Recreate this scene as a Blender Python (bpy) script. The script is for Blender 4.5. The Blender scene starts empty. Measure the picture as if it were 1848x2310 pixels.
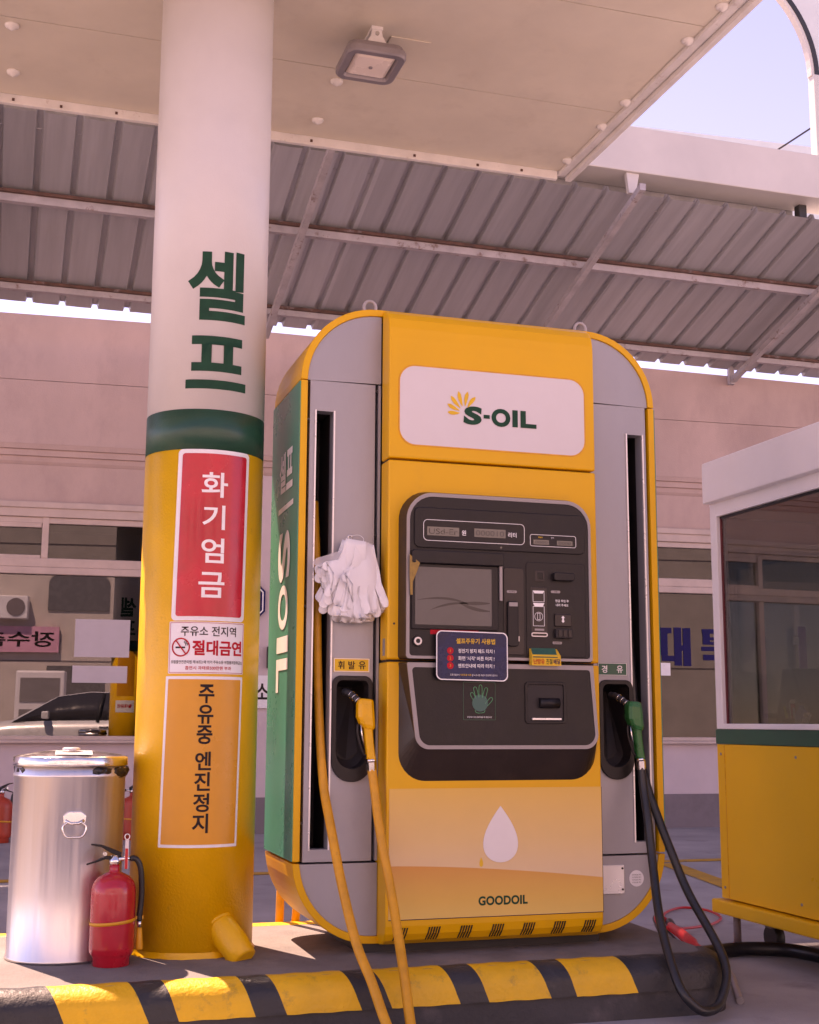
import bpy, bmesh, math, random
from mathutils import Vector, Matrix
R = math.radians
random.seed(7)
sc = bpy.context.scene
COL = sc.collection

# ------------------------------------------------------------------ camera
YAW, PIT, ROL = 0.3018304, 0.16173826, 0.00478104
_f = Vector((0, math.cos(PIT), math.sin(PIT))); _r = Vector((1, 0, 0)); _u = Vector((0, -math.sin(PIT), math.cos(PIT)))
_r, _u = _r * math.cos(ROL) + _u * math.sin(ROL), -_r * math.sin(ROL) + _u * math.cos(ROL)
_M = Matrix.Rotation(-YAW, 3, 'Z')
_r, _u, _f = _M @ _r, _M @ _u, _M @ _f
cam = bpy.data.cameras.new('camera'); cam.sensor_fit = 'HORIZONTAL'; cam.sensor_width = 36
cam.lens = 36 * 2913.19 / 1848; cam.clip_start = 0.02; cam.clip_end = 1000
camo = bpy.data.objects.new('camera', cam); COL.objects.link(camo)
m4 = Matrix((_r, _u, -_f)).transposed().to_4x4(); m4.translation = Vector((0, 0, 0.96))
camo.matrix_world = m4
sc.camera = camo

# ------------------------------------------------------------------ sky, sun, exposure
SUN_EL, SUN_AZ = R(56.2), R(-23.5)          # azimuth measured from +Y towards +X
world = bpy.data.worlds.new('World'); sc.world = world; world.use_nodes = True
wn = world.node_tree
sky = wn.nodes.new('ShaderNodeTexSky'); sky.sky_type = 'NISHITA'; sky.sun_disc = False
sky.sun_elevation = SUN_EL; sky.sun_rotation = SUN_AZ; sky.air_density = 0.7; sky.dust_density = 0.1
bg = wn.nodes['Background']; bg.inputs[1].default_value = 0.11
tn = wn.nodes.new('ShaderNodeMix'); tn.data_type = 'RGBA'; tn.blend_type = 'MULTIPLY'; tn.inputs[0].default_value = 1.0; tn.inputs[7].default_value = (1.0, .91, 1.0, 1)
wn.links.new(sky.outputs[0], tn.inputs[6]); wn.links.new(tn.outputs[2], bg.inputs[0])
sl = bpy.data.lights.new('sun', 'SUN'); sl.energy = 3.1; sl.angle = R(0.55); sl.color = (1.0, 0.93, 0.84)
so = bpy.data.objects.new('sun', sl); COL.objects.link(so)
tosun = Vector((math.sin(SUN_AZ) * math.cos(SUN_EL), math.cos(SUN_AZ) * math.cos(SUN_EL), math.sin(SUN_EL)))
so.rotation_euler = (-tosun).to_track_quat('-Z', 'Y').to_euler(); so.location = (-4, 10, 12)
vs = sc.view_settings
vs.view_transform = 'Standard'; vs.look = 'None'; vs.gamma = 1.0; vs.use_curve_mapping = False
vs.exposure = 1.95
vs.use_white_balance = True; vs.white_balance_temperature = 9400; vs.white_balance_tint = 43
sc.cycles.max_bounces = 10; sc.cycles.diffuse_bounces = 5; sc.cycles.glossy_bounces = 5; sc.cycles.transparent_max_bounces = 16
sc.cycles.use_denoising = True

# ------------------------------------------------------------------ helpers
WL = {}
def tag(o, label=None, cat=None, group=None, kind=None):
    if label: o['label'] = label
    if cat: o['category'] = cat
    if group: o['group'] = group
    if kind: o['kind'] = kind
    return o
def root(name, label, cat, loc=(0, 0, 0), group=None, rz=0, local=False):
    o = bpy.data.objects.new(name, None); COL.objects.link(o); o.empty_display_size = 0.1
    o.location = loc; o.rotation_euler = (0, 0, rz)
    WL[o.name] = Vector((0, 0, 0)) if local else Vector(loc)
    return tag(o, label, cat, group)
def put(name, me, parent=None):
    o = bpy.data.objects.new(name, me); COL.objects.link(o)
    if parent is not None:
        o.parent = parent; o.location = -WL[parent.name]
    WL[o.name] = Vector((0, 0, 0))
    return o
def copy_tree(o, parent=None):
    c = o.copy(); COL.objects.link(c); c.parent = parent; WL[c.name] = WL[o.name].copy()
    for ch in o.children:
        copy_tree(ch, c)
    return c

class MB:
    def __init__(s): s.v = []; s.f = []; s.sm = []
    def add(s, v, f, smooth=False):
        n = len(s.v); s.v += [tuple(p) for p in v]; s.f += [tuple(i + n for i in q) for q in f]; s.sm += [smooth] * len(f); return s
    def box(s, x0, x1, y0, y1, z0, z1):
        return s.add([(x0, y0, z0), (x1, y0, z0), (x1, y1, z0), (x0, y1, z0), (x0, y0, z1), (x1, y0, z1), (x1, y1, z1), (x0, y1, z1)],
                     [(0, 3, 2, 1), (4, 5, 6, 7), (0, 1, 5, 4), (1, 2, 6, 5), (2, 3, 7, 6), (3, 0, 4, 7)])
    def loft(s, rings, cap0=True, cap1=True, smooth=False):
        n = len(rings[0]); v = [p for r in rings for p in r]; f = []
        for k in range(len(rings) - 1):
            for i in range(n):
                j = (i + 1) % n; f.append((k * n + i, k * n + j, (k + 1) * n + j, (k + 1) * n + i))
        s.add(v, f, smooth)
        b = len(s.v) - len(v)
        if cap0: s.f.append(tuple(b + i for i in range(n))[::-1]); s.sm.append(False)
        if cap1: s.f.append(tuple(b + (len(rings) - 1) * n + i for i in range(n))); s.sm.append(False)
        return s
    def prism(s, poly, y0, y1): return s.loft([[(x, y0, z) for x, z in poly], [(x, y1, z) for x, z in poly]])
    def prism_x(s, poly, x0, x1): return s.loft([[(x0, y, z) for y, z in poly], [(x1, y, z) for y, z in poly]])
    def prism_z(s, poly, z0, z1): return s.loft([[(x, y, z0) for x, y in poly], [(x, y, z1) for x, y in poly]])
    def ring(s, outer, inner, y0, y1):
        n = len(outer)
        v = [(x, y0, z) for x, z in outer] + [(x, y0, z) for x, z in inner] + [(x, y1, z) for x, z in outer] + [(x, y1, z) for x, z in inner]
        f = []
        for i in range(n):
            j = (i + 1) % n
            f += [(i, j, n + j, n + i), (2 * n + j, 2 * n + i, 3 * n + i, 3 * n + j), (j, i, 2 * n + i, 2 * n + j), (n + i, n + j, 3 * n + j, 3 * n + i)]
        return s.add(v, f)
    def strip(s, outer, inner, y0, y1):
        return s.prism(list(outer) + list(inner)[::-1], y0, y1)
    def lathe(s, prof, cx, cy, n=40, smooth=True):
        rings = [[(cx + r * math.cos(2 * math.pi * i / n), cy + r * math.sin(2 * math.pi * i / n), z) for i in range(n)] for r, z in prof]
        return s.loft(rings, True, True, smooth)
    def tube(s, pts, rad, n=10, smooth=True, closed=False, caps=True):
        pts = [Vector(p) for p in pts]; N = len(pts); rings = []; up = None
        rads = rad if isinstance(rad, (list, tuple)) else [rad] * N
        for i in range(N):
            a = pts[i - 1] if (i > 0 or closed) else pts[i]; b = pts[(i + 1) % N] if (i < N - 1 or closed) else pts[i]
            t = (b - a).normalized()
            if up is None: up = t.orthogonal().normalized()
            up = (up - t * up.dot(t)); up = up.normalized() if up.length > 1e-6 else t.orthogonal().normalized()
            w = t.cross(up)
            rings.append([tuple(pts[i] + (up * math.cos(2 * math.pi * k / n) + w * math.sin(2 * math.pi * k / n)) * rads[i]) for k in range(n)])
        if closed: rings.append(rings[0])
        return s.loft(rings, caps and not closed, caps and not closed, smooth)
    def cyl(s, p, q, r0, r1=None, n=16, smooth=True): return s.tube([p, q], [r0, r1 if r1 is not None else r0], n, smooth)
    def mesh(s, name, mat, bevel=0, seg=2, mods=None):
        me = bpy.data.meshes.new(name); me.from_pydata(s.v, [], s.f)
        me.polygons.foreach_set('use_smooth', s.sm)
        bm = bmesh.new(); bm.from_mesh(me)
        bmesh.ops.recalc_face_normals(bm, faces=bm.faces)
        if bevel:
            bmesh.ops.remove_doubles(bm, verts=bm.verts, dist=1e-5)
            es = [e for e in bm.edges if len(e.link_faces) == 2 and e.calc_face_angle(0) > R(28)]
            bmesh.ops.bevel(bm, geom=es, offset=bevel, segments=seg, affect='EDGES', profile=0.5, clamp_overlap=True)
        bm.to_mesh(me); bm.free()
        if mat: me.materials.append(mat)
        return me
    def obj(s, name, mat, parent=None, bevel=0, seg=2):
        return put(name, s.mesh(name, mat, bevel, seg), parent)

def box(name, x0, x1, y0, y1, z0, z1, mat, parent=None, bevel=0, seg=2):
    return MB().box(x0, x1, y0, y1, z0, z1).obj(name, mat, parent, bevel, seg)
def spline(pts, sub=8):
    P = [Vector(p) for p in pts]; out = []
    for i in range(len(P) - 1):
        p0 = P[max(i - 1, 0)]; p1 = P[i]; p2 = P[i + 1]; p3 = P[min(i + 2, len(P) - 1)]
        for k in range(sub):
            t = k / sub
            out.append(0.5 * ((2 * p1) + (p2 - p0) * t + (2 * p0 - 5 * p1 + 4 * p2 - p3) * t * t + (3 * p1 - p0 - 3 * p2 + p3) * t ** 3))
    out.append(P[-1]); return out
def rpoly(pts, rad, n=7):
    out = []; N = len(pts)
    rads = rad if isinstance(rad, (list, tuple)) else [rad] * N
    for i in range(N):
        p = Vector(pts[i]); a = (Vector(pts[i - 1]) - p); b = (Vector(pts[(i + 1) % N]) - p); r = rads[i]
        if r <= 0: out += [tuple(p)] * 1; continue
        a.normalize(); b.normalize(); ang = a.angle(b); d = r / math.tan(ang / 2)
        c = p + (a + b).normalized() * (r / math.sin(ang / 2))
        s0 = p + a * d - c; s1 = p + b * d - c
        for k in range(n + 1):
            t = k / n; w = s0.lerp(s1, t); w = w.normalized() * r if w.length > 1e-9 else w
            out.append(tuple(c + w))
    return out
def rrect(x0, x1, z0, z1, r, n=7): return rpoly([(x0, z0), (x1, z0), (x1, z1), (x0, z1)], r, n)
def slab(name, poly, y0, y1, mat, parent=None, bevel=0): return MB().prism(poly, y0, y1).obj(name, mat, parent, bevel)
def frame(name, x0, x1, z0, z1, r, w, y0, y1, mat, parent=None):
    ri = [max(q - w, 0.0005) for q in (r if isinstance(r, (list, tuple)) else [r] * 4)]
    ro = r if isinstance(r, (list, tuple)) else [r] * 4
    return MB().ring(rpoly([(x0, z0), (x1, z0), (x1, z1), (x0, z1)], ro), rpoly([(x0 + w, z0 + w), (x1 - w, z0 + w), (x1 - w, z1 - w), (x0 + w, z1 - w)], ri), y0, y1).obj(name, mat, parent)

# ---- lettering: glyph outlines as real thin sheets
_cu = bpy.data.curves.new('glyphs', 'FONT'); _co = bpy.data.objects.new('glyphs', _cu); _ts = bpy.data.scenes.new('glyph_bench'); _ts.collection.objects.link(_co)
_gc = {}
def glyphs(body, bold, spacing=1.0):
    key = (body, bold, spacing)
    if key not in _gc:
        _cu.body = body; _cu.offset = bold; _cu.space_character = spacing; _cu.resolution_u = 5; _cu.align_x = 'LEFT'
        _ts.view_layers[0].update()
        dg = _ts.view_layers[0].depsgraph; ev = _co.evaluated_get(dg); me = ev.to_mesh()
        v = [tuple(p.co) for p in me.vertices]; f = [tuple(p.vertices) for p in me.polygons]; ev.to_mesh_clear()
        xs = [p[0] for p in v]; ys = [p[1] for p in v]
        x0, x1, y0, y1 = min(xs), max(xs), min(ys), max(ys)
        _gc[key] = ([((p[0] - x0) / (x1 - x0), (p[1] - y0) / (y1 - y0)) for p in v], f, (x1 - x0) / (y1 - y0))
    return _gc[key]
def text(body, x0, x1, z0, z1, y, mat, parent, bold=0.0, name='lettering', shear=0.0, spacing=1.0):
    v, f, a = glyphs(body, bold, spacing)
    me = bpy.data.meshes.new(name)
    me.from_pydata([(x0 + (x1 - x0) * p[0] + shear * (p[1] - .5) * (z1 - z0), y, z0 + (z1 - z0) * p[1]) for p in v], [], f)
    me.materials.append(mat); bm = bmesh.new(); bm.from_mesh(me)
    for fc in bm.faces: fc.normal_update()
    for fc in bm.faces:
        if fc.normal.y > 0: fc.normal_flip()
    bm.to_mesh(me); bm.free()
    return put(name, me, parent)
def textc(body, xc, zc, h, y, mat, parent, bold=0.0, name='lettering', stretch=1.0, spacing=1.0):
    a = glyphs(body, bold, spacing)[2] * stretch
    return text(body, xc - h * a / 2, xc + h * a / 2, zc - h / 2, zc + h / 2, y, mat, parent, bold, name, 0.0, spacing)
def wrap(me_v, me_f, cx, cy, r, back=False):
    """(s,z) sheet -> cylinder around (cx,cy); s is arc length, s=0 faces -Y"""
    bm = bmesh.new(); vs_ = [bm.verts.new((p[0], 0, p[1])) for p in me_v]
    for q in me_f:
        try: bm.faces.new([vs_[i] for i in q])
        except ValueError: pass
    lo = min(p[0] for p in me_v); hi = max(p[0] for p in me_v); k = math.floor(lo / .012)
    while k * .012 < hi:
        bmesh.ops.bisect_plane(bm, geom=bm.verts[:] + bm.edges[:] + bm.faces[:], dist=1e-6, plane_co=(k * .012, 0, 0), plane_no=(1, 0, 0)); k += 1
    for v in bm.verts:
        th = v.co.x / r + (math.pi if back else 0); v.co = (cx + r * math.sin(th), cy - r * math.cos(th), v.co.z)
    bmesh.ops.recalc_face_normals(bm, faces=bm.faces)
    for fc in bm.faces:
        c = fc.calc_center_median()
        if fc.normal.x * (c.x - cx) + fc.normal.y * (c.y - cy) < 0: fc.normal_flip()
        fc.smooth = True
    me = bpy.data.meshes.new('wrap'); bm.to_mesh(me); bm.free(); return me
def wtext(body, s0, s1, z0, z1, cx, cy, r, mat, parent, bold=0.0, name='lettering', back=False):
    v, f, a = glyphs(body, bold)
    me = wrap([(s0 + (s1 - s0) * p[0], z0 + (z1 - z0) * p[1]) for p in v], f, cx, cy, r, back); me.materials.append(mat)
    return put(name, me, parent)
def wpoly(poly, cx, cy, r, mat, parent, name, back=False):
    me = wrap(poly, [tuple(range(len(poly)))], cx, cy, r, back); me.materials.append(mat)
    return put(name, me, parent)
def wring(outer, inner, cx, cy, r, mat, parent, name):
    n = len(outer)
    me = wrap(list(outer) + list(inner), [(i, (i + 1) % n, n + (i + 1) % n, n + i) for i in range(n)], cx, cy, r); me.materials.append(mat)
    return put(name, me, parent)

# ------------------------------------------------------------------ materials
def mat(name, col, rough=0.5, metal=0.0, var=0.06, vscale=6.0, bump=0.0, bscale=60.0, spec=0.5, col2=None, c2amt=0.5, c2scale=3.0, c2lo=0.55, c2hi=0.7, coat=0.0, stretch=None, aniso=0.0):
    m = bpy.data.materials.new(name); m.use_nodes = True; nt = m.node_tree; N = nt.nodes; L = nt.links
    p = N['Principled BSDF']
    p.inputs['Roughness'].default_value = rough; p.inputs['Metallic'].default_value = metal
    p.inputs['Specular IOR Level'].default_value = spec; p.inputs['Coat Weight'].default_value = coat; p.inputs['Coat Roughness'].default_value = 0.08
    p.inputs['Anisotropic'].default_value = aniso
    tc = N.new('ShaderNodeTexCoord'); src = tc.outputs['Object']
    if stretch:
        mp = N.new('ShaderNodeMapping'); mp.inputs['Scale'].default_value = stretch; L.new(src, mp.inputs[0]); src = mp.outputs[0]
    n1 = N.new('ShaderNodeTexNoise'); n1.inputs['Scale'].default_value = vscale; n1.inputs['Detail'].default_value = 6; n1.inputs['Roughness'].default_value = 0.6
    L.new(src, n1.inputs['Vector'])
    mr = N.new('ShaderNodeMapRange'); mr.inputs[1].default_value = 0.3; mr.inputs[2].default_value = 0.7; mr.inputs[3].default_value = 1 - var * 1.6; mr.inputs[4].default_value = 1 + var
    L.new(n1.outputs[0], mr.inputs[0])
    mx = N.new('ShaderNodeMix'); mx.data_type = 'RGBA'; mx.blend_type = 'MULTIPLY'; mx.inputs[0].default_value = 1.0
    mx.inputs[6].default_value = (*col, 1); L.new(mr.outputs[0], mx.inputs[7]); out = mx.outputs[2]
    if col2:
        n2 = N.new('ShaderNodeTexNoise'); n2.inputs['Scale'].default_value = c2scale; n2.inputs['Detail'].default_value = 9; n2.inputs['Roughness'].default_value = 0.68
        L.new(src, n2.inputs['Vector'])
        r2 = N.new('ShaderNodeMapRange'); r2.inputs[1].default_value = c2lo; r2.inputs[2].default_value = c2hi; r2.inputs[4].default_value = c2amt
        L.new(n2.outputs[0], r2.inputs[0])
        m2 = N.new('ShaderNodeMix'); m2.data_type = 'RGBA'; L.new(r2.outputs[0], m2.inputs[0]); L.new(out, m2.inputs[6]); m2.inputs[7].default_value = (*col2, 1); out = m2.outputs[2]
    L.new(out, p.inputs['Base Color'])
    # slight gloss variation so that nothing reads as perfectly clean
    rr = N.new('ShaderNodeMapRange'); rr.inputs[1].default_value = .3; rr.inputs[2].default_value = .7
    rr.inputs[3].default_value = max(rough - .08, .02); rr.inputs[4].default_value = min(rough + .1, 1); L.new(n1.outputs[0], rr.inputs[0]); L.new(rr.outputs[0], p.inputs['Roughness'])
    if bump:
        n3 = N.new('ShaderNodeTexNoise'); n3.inputs['Scale'].default_value = bscale; n3.inputs['Detail'].default_value = 4; L.new(src, n3.inputs['Vector'])
        b = N.new('ShaderNodeBump'); b.inputs['Strength'].default_value = bump; b.inputs['Distance'].default_value = 0.01
        L.new(n3.outputs[0], b.inputs['Height']); L.new(b.outputs[0], p.inputs['Normal'])
    return m

M = {}
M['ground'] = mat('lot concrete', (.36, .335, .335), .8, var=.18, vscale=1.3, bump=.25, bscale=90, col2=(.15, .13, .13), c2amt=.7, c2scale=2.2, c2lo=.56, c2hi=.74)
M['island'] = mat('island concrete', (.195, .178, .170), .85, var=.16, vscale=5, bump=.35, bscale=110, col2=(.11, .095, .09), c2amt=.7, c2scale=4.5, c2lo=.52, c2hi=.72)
M['kerb_y'] = mat('kerb yellow paint', (.80, .43, .012), .45, var=.08, vscale=9, bump=.3, bscale=70, col2=(.3, .19, .04), c2amt=.75, c2scale=11, c2lo=.58, c2hi=.70)
M['kerb_k'] = mat('kerb black paint', (.026, .025, .028), .5, var=.2, vscale=9, bump=.3, bscale=70, col2=(.1, .09, .09), c2amt=.5, c2scale=12, c2lo=.6, c2hi=.75)
M['kerb_base'] = mat('kerb foot', (.05, .047, .05), .7, var=.25, vscale=4, bump=.3, bscale=60, col2=(.14, .12, .12), c2amt=.6, c2scale=6, c2lo=.56, c2hi=.75)
M['line_y'] = mat('floor yellow line', (.55, .28, .03), .75, var=.15, vscale=8, col2=(.17, .15, .14), c2amt=.9, c2scale=9, c2lo=.58, c2hi=.66)
M['soffit'] = mat('soffit panel', (.68, .61, .50), .55, var=.05, vscale=3, bump=.05, bscale=40, col2=(.4, .32, .25), c2amt=.35, c2scale=3.2, c2lo=.55, c2hi=.8)
M['white_trim'] = mat('canopy trim white', (.72, .69, .66), .45, var=.08, vscale=8, col2=(.35, .25, .2), c2amt=.6, c2scale=13, c2lo=.62, c2hi=.72)
M['beam'] = mat('beam white', (.60, .565, .53), .5, var=.05, vscale=2)
M['col_w'] = mat('pillar white paint', (.62, .585, .57), .38, var=.03, vscale=4, bump=.08, bscale=150, col2=(.6, .53, .48), c2amt=.35, c2scale=5, c2lo=.6, c2hi=.8)
M['col_g'] = mat('pillar green paint', (.012, .075, .045), .35, var=.12, vscale=5, bump=.1, bscale=150)
M['col_y'] = mat('pillar yellow paint', (.86, .455, .014), .36, var=.06, vscale=6, bump=.16, bscale=120, col2=(.5, .25, .02), c2amt=.5, c2scale=20, c2lo=.62, c2hi=.75)
M['let_g'] = mat('green vinyl', (.01, .062, .035), .6, spec=.15, var=.15, vscale=20)
M['let_k'] = mat('black print', (.03, .02, .02), .6, spec=.15, var=.1, vscale=20)
M['let_w'] = mat('white vinyl', (.88, .86, .85), .4, var=.04, vscale=15)
M['let_r'] = mat('red print', (.55, .02, .03), .6, spec=.15, var=.1, vscale=20)
M['let_y'] = mat('yellow print', (.8, .48, .05), .6, spec=.15, var=.06, vscale=20)
M['let_b'] = mat('blue print', (.014, .011, .085), .6, spec=.15, var=.1, vscale=20)
M['stk_red'] = mat('red sticker', (.60, .014, .03), .22, var=.12, vscale=7, bump=.12, bscale=14, coat=.1)
M['stk_w'] = mat('white sticker', (.80, .78, .80), .3, var=.04, vscale=9, bump=.06, bscale=18)
M['stk_o'] = mat('amber sticker', (.72, .30, .02), .3, var=.05, vscale=5, bump=.08, bscale=9)
M['dy'] = mat('dispenser yellow', (.80, .405, .010), .36, var=.03, vscale=3, bump=.03, bscale=240, spec=.35, col2=(.55, .27, .03), c2amt=.35, c2scale=5, c2lo=.6, c2hi=.85)
M['dgreen'] = mat('dispenser green side', (.03, .25, .165), .3, var=.08, vscale=3, spec=.3)
M['dgrey'] = mat('dispenser grey sheet', (.35, .345, .37), .42, metal=.25, var=.07, vscale=3, bump=.03, bscale=200, stretch=(1, 1, .5), col2=(.22, .20, .20), c2amt=.35, c2scale=3.5, c2lo=.56, c2hi=.8)
M['alu'] = mat('aluminium edge', (.78, .76, .76), .3, metal=.5, var=.05)
M['slot'] = mat('slot interior', (.022, .016, .016), .6, var=.3, vscale=12)
M['blk'] = mat('black plastic', (.014, .011, .012), .36, var=.2, vscale=10, bump=.05, bscale=200, spec=.3, col2=(.035, .026, .024), c2amt=.3, c2scale=9, c2lo=.55, c2hi=.78)
M['brown'] = mat('brown black plastic', (.030, .020, .017), .36, spec=.4, var=.15, vscale=8, bump=.05, bscale=180, col2=(.08, .055, .045), c2amt=.5, c2scale=5, c2lo=.55, c2hi=.8)
M['frame_g'] = mat('module frame grey', (.30, .27, .27), .4, metal=.2, var=.06)
M['lcd'] = mat('lcd glass', (.12, .11, .095), .2, var=.05, coat=.5)
M['lcd_seg'] = mat('lcd segments', (.045, .04, .035), .3)
M['screen'] = mat('touch screen', (.065, .06, .064), .16, var=.08, vscale=5, coat=.3)
M['scr_d'] = mat('screen dark band', (.03, .025, .026), .2)
M['signw'] = mat('sign face white', (.60, .56, .58), .16, var=.02, coat=.6)
M['base_k'] = mat('base dark steel', (.025, .023, .026), .5, var=.2)
M['vent'] = mat('vent slot', (.012, .008, .006), .7)
M['steel'] = mat('bright steel', (.75, .74, .74), .16, metal=1.0, var=.06, vscale=30)
M['chrome'] = mat('chrome', (.8, .8, .8), .12, metal=1.0, var=.05)
M['hose_y'] = mat('orange hose rubber', (.72, .32, .018), .48, var=.12, vscale=16, bump=.1, bscale=120, col2=(.2, .11, .05), c2amt=.6, c2scale=16, c2lo=.62, c2hi=.74)
M['hose_k'] = mat('black hose rubber', (.017, .016, .018), .36, var=.2, vscale=14, col2=(.08, .06, .06), c2amt=.4, c2scale=12, c2lo=.6, c2hi=.75)
M['noz_y'] = mat('yellow nozzle cover', (.82, .40, .006), .32, var=.08, vscale=30, bump=.08, bscale=60)
M['noz_g'] = mat('green nozzle cover', (.006, .14, .035), .32, var=.1, vscale=30, bump=.08, bscale=60)
M['ext'] = mat('extinguisher red', (.50, .012, .025), .22, var=.08, vscale=9, coat=.5)
M['ext_o'] = mat('faded extinguisher red', (.5, .055, .025), .4, var=.1, vscale=9)
M['red'] = mat('red plastic', (.62, .02, .02), .35, var=.1)
M['orange'] = mat('orange plastic', (.75, .33, .02), .4, var=.08)
M['bag'] = mat('black bin bag', (.015, .014, .016), .22, var=.2, bump=.7, bscale=45)
M['roof'] = mat('galvanised roof sheet', (.33, .315, .32), .5, metal=.3, var=.13, vscale=5, stretch=(6, .6, .6), col2=(.2, .165, .15), c2amt=.4, c2scale=4, c2lo=.55, c2hi=.75)
M['purlin'] = mat('rusty purlin', (.46, .42, .43), .65, metal=.1, var=.12, vscale=8, col2=(.17, .08, .05), c2amt=.8, c2scale=9, c2lo=.58, c2hi=.68, bump=.15, bscale=60)
M['rust'] = mat('rusted flange', (.13, .065, .05), .8, var=.3, vscale=12, col2=(.3, .25, .25), c2amt=.7, c2scale=8, c2lo=.58, c2hi=.68)
M['wall'] = mat('pink stucco', (.55, .40, .36), .85, var=.11, vscale=1.1, bump=.2, bscale=130, stretch=(1, 1, .55), col2=(.37, .26, .24), c2amt=.6, c2scale=1.7, c2lo=.5, c2hi=.74)
M['wall_lo'] = mat('pale lower stucco', (.60, .49, .50), .85, var=.06, vscale=2, bump=.15, bscale=130)
M['plinth'] = mat('grey plinth', (.22, .18, .19), .8, var=.14, vscale=2, col2=(.1, .08, .08), c2amt=.6, c2scale=2, c2lo=.5, c2hi=.7)
M['winf'] = mat('window frame', (.55, .43, .38), .5, var=.08, vscale=6)
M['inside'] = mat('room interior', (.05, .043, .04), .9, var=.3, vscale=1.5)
M['kio_w'] = mat('kiosk white', (.84, .80, .82), .4, var=.03, vscale=3)
M['kio_y'] = mat('kiosk yellow', (.88, .46, .012), .34, var=.03, vscale=3, spec=.4)
M['kio_g'] = mat('kiosk green', (.012, .09, .05), .35, var=.08)
M['paper'] = mat('window paper', (.52, .47, .50), .5, var=.04)
M['gasket'] = mat('dark red gasket', (.16, .02, .025), .6)
M['dark'] = mat('dark furniture', (.02, .018, .02), .5, var=.2)
M['blue'] = mat('blue plastic', (.03, .12, .38), .4, var=.1)
M['card'] = mat('navy card', (.014, .018, .070), .25, var=.2, vscale=20, spec=.3)
M['purple'] = mat('purple strip', (.35, .08, .4), .4, var=.15)
M['lime'] = mat('lime pen', (.6, .65, .1), .4)
M['car'] = mat('silver car paint', (.78, .78, .80), .3, metal=.1, coat=.6, var=.03)
M['car_glass'] = mat('dark car glass', (.05, .048, .055), .08, coat=.5)
M['tyre'] = mat('tyre', (.02, .02, .02), .8)
M['opp'] = mat('tiled facade', (.62, .54, .49), .8, var=.08, vscale=2)
M['opp2'] = mat('dark arched glass', (.16, .15, .155), .25)
M['pinksign'] = mat('pink sign board', (.75, .38, .5), .5)
M['mascot_w'] = mat('drop white', (.78, .72, .70), .35, var=.03)
M['rim_k'] = mat('arch black rim', (.03, .028, .028), .4)
M['arch_w'] = mat('arch panel', (.62, .66, .66), .35, var=.03)
M['cable'] = mat('cable', (.02, .02, .03), .5)
M['lens'] = mat('lamp diffuser', (.85, .74, .66), .25, var=.03)
M['lampm'] = mat('lamp housing', (.30, .27, .28), .45, metal=.4, var=.08)

def glass(name, tint, refl, trans_amt=1.0, rough=0.0):
    m = bpy.data.materials.new(name); m.use_nodes = True; nt = m.node_tree; N = nt.nodes; L = nt.links
    for n in list(N):
        if n.type == 'BSDF_PRINCIPLED': N.remove(n)
    out = [n for n in N if n.type == 'OUTPUT_MATERIAL'][0]
    t = N.new('ShaderNodeBsdfTransparent'); t.inputs[0].default_value = (*tint, 1)
    g = N.new('ShaderNodeBsdfGlossy'); g.inputs['Roughness'].default_value = rough; g.inputs[0].default_value = (.95, .95, .95, 1)
    lw = N.new('ShaderNodeLayerWeight'); pw = N.new('ShaderNodeMath'); pw.operation = 'POWER'; pw.inputs[1].default_value = 5.0; L.new(lw.outputs['Facing'], pw.inputs[0])
    fr = N.new('ShaderNodeMath'); fr.operation = 'MULTIPLY_ADD'; fr.inputs[1].default_value = .96; fr.inputs[2].default_value = .04; L.new(pw.outputs[0], fr.inputs[0])
    ad = N.new('ShaderNodeMath'); ad.operation = 'ADD'; ad.use_clamp = True; ad.inputs[1].default_value = refl; L.new(fr.outputs[0], ad.inputs[0])
    mx = N.new('ShaderNodeMixShader'); L.new(ad.outputs[0], mx.inputs[0]); L.new(t.outputs[0], mx.inputs[1]); L.new(g.outputs[0], mx.inputs[2])
    L.new(mx.outputs[0], out.inputs[0]); return m
M['pane'] = glass('tinted window glass', (.40, .36, .36), .065)
M['pane_d'] = glass('dark window glass', (.17, .15, .155), .015)
M['pane_k'] = glass('kiosk glass', (.52, .52, .50), .09)

def film(name, tpw, bw):
    m = bpy.data.materials.new(name); m.use_nodes = True; nt = m.node_tree; N = nt.nodes; L = nt.links
    p = N['Principled BSDF']; p.inputs['Base Color'].default_value = (.98, .96, .97, 1); p.inputs['Roughness'].default_value = .35
    tr = N.new('ShaderNodeBsdfTranslucent'); tr.inputs[0].default_value = (.95, .93, .92, 1)
    tp = N.new('ShaderNodeBsdfTransparent')
    out = [n for n in N if n.type == 'OUTPUT_MATERIAL'][0]
    a = N.new('ShaderNodeMixShader'); a.inputs[0].default_value = .12; L.new(p.outputs[0], a.inputs[1]); L.new(tr.outputs[0], a.inputs[2])
    b = N.new('ShaderNodeMixShader'); b.inputs[0].default_value = tpw; L.new(a.outputs[0], b.inputs[1]); L.new(tp.outputs[0], b.inputs[2])
    L.new(b.outputs[0], out.inputs[0])
    tc = N.new('ShaderNodeTexCoord'); n3 = N.new('ShaderNodeTexNoise'); n3.inputs['Scale'].default_value = 45; L.new(tc.outputs['Object'], n3.inputs['Vector'])
    bp = N.new('ShaderNodeBump'); bp.inputs['Strength'].default_value = bw; bp.inputs['Distance'].default_value = .01; L.new(n3.outputs[0], bp.inputs['Height']); L.new(bp.outputs[0], p.inputs['Normal'])
    return m
M['film'] = film('thin plastic film', .28, .05); M['film2'] = film('clear plastic film', .72, .2)

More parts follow.
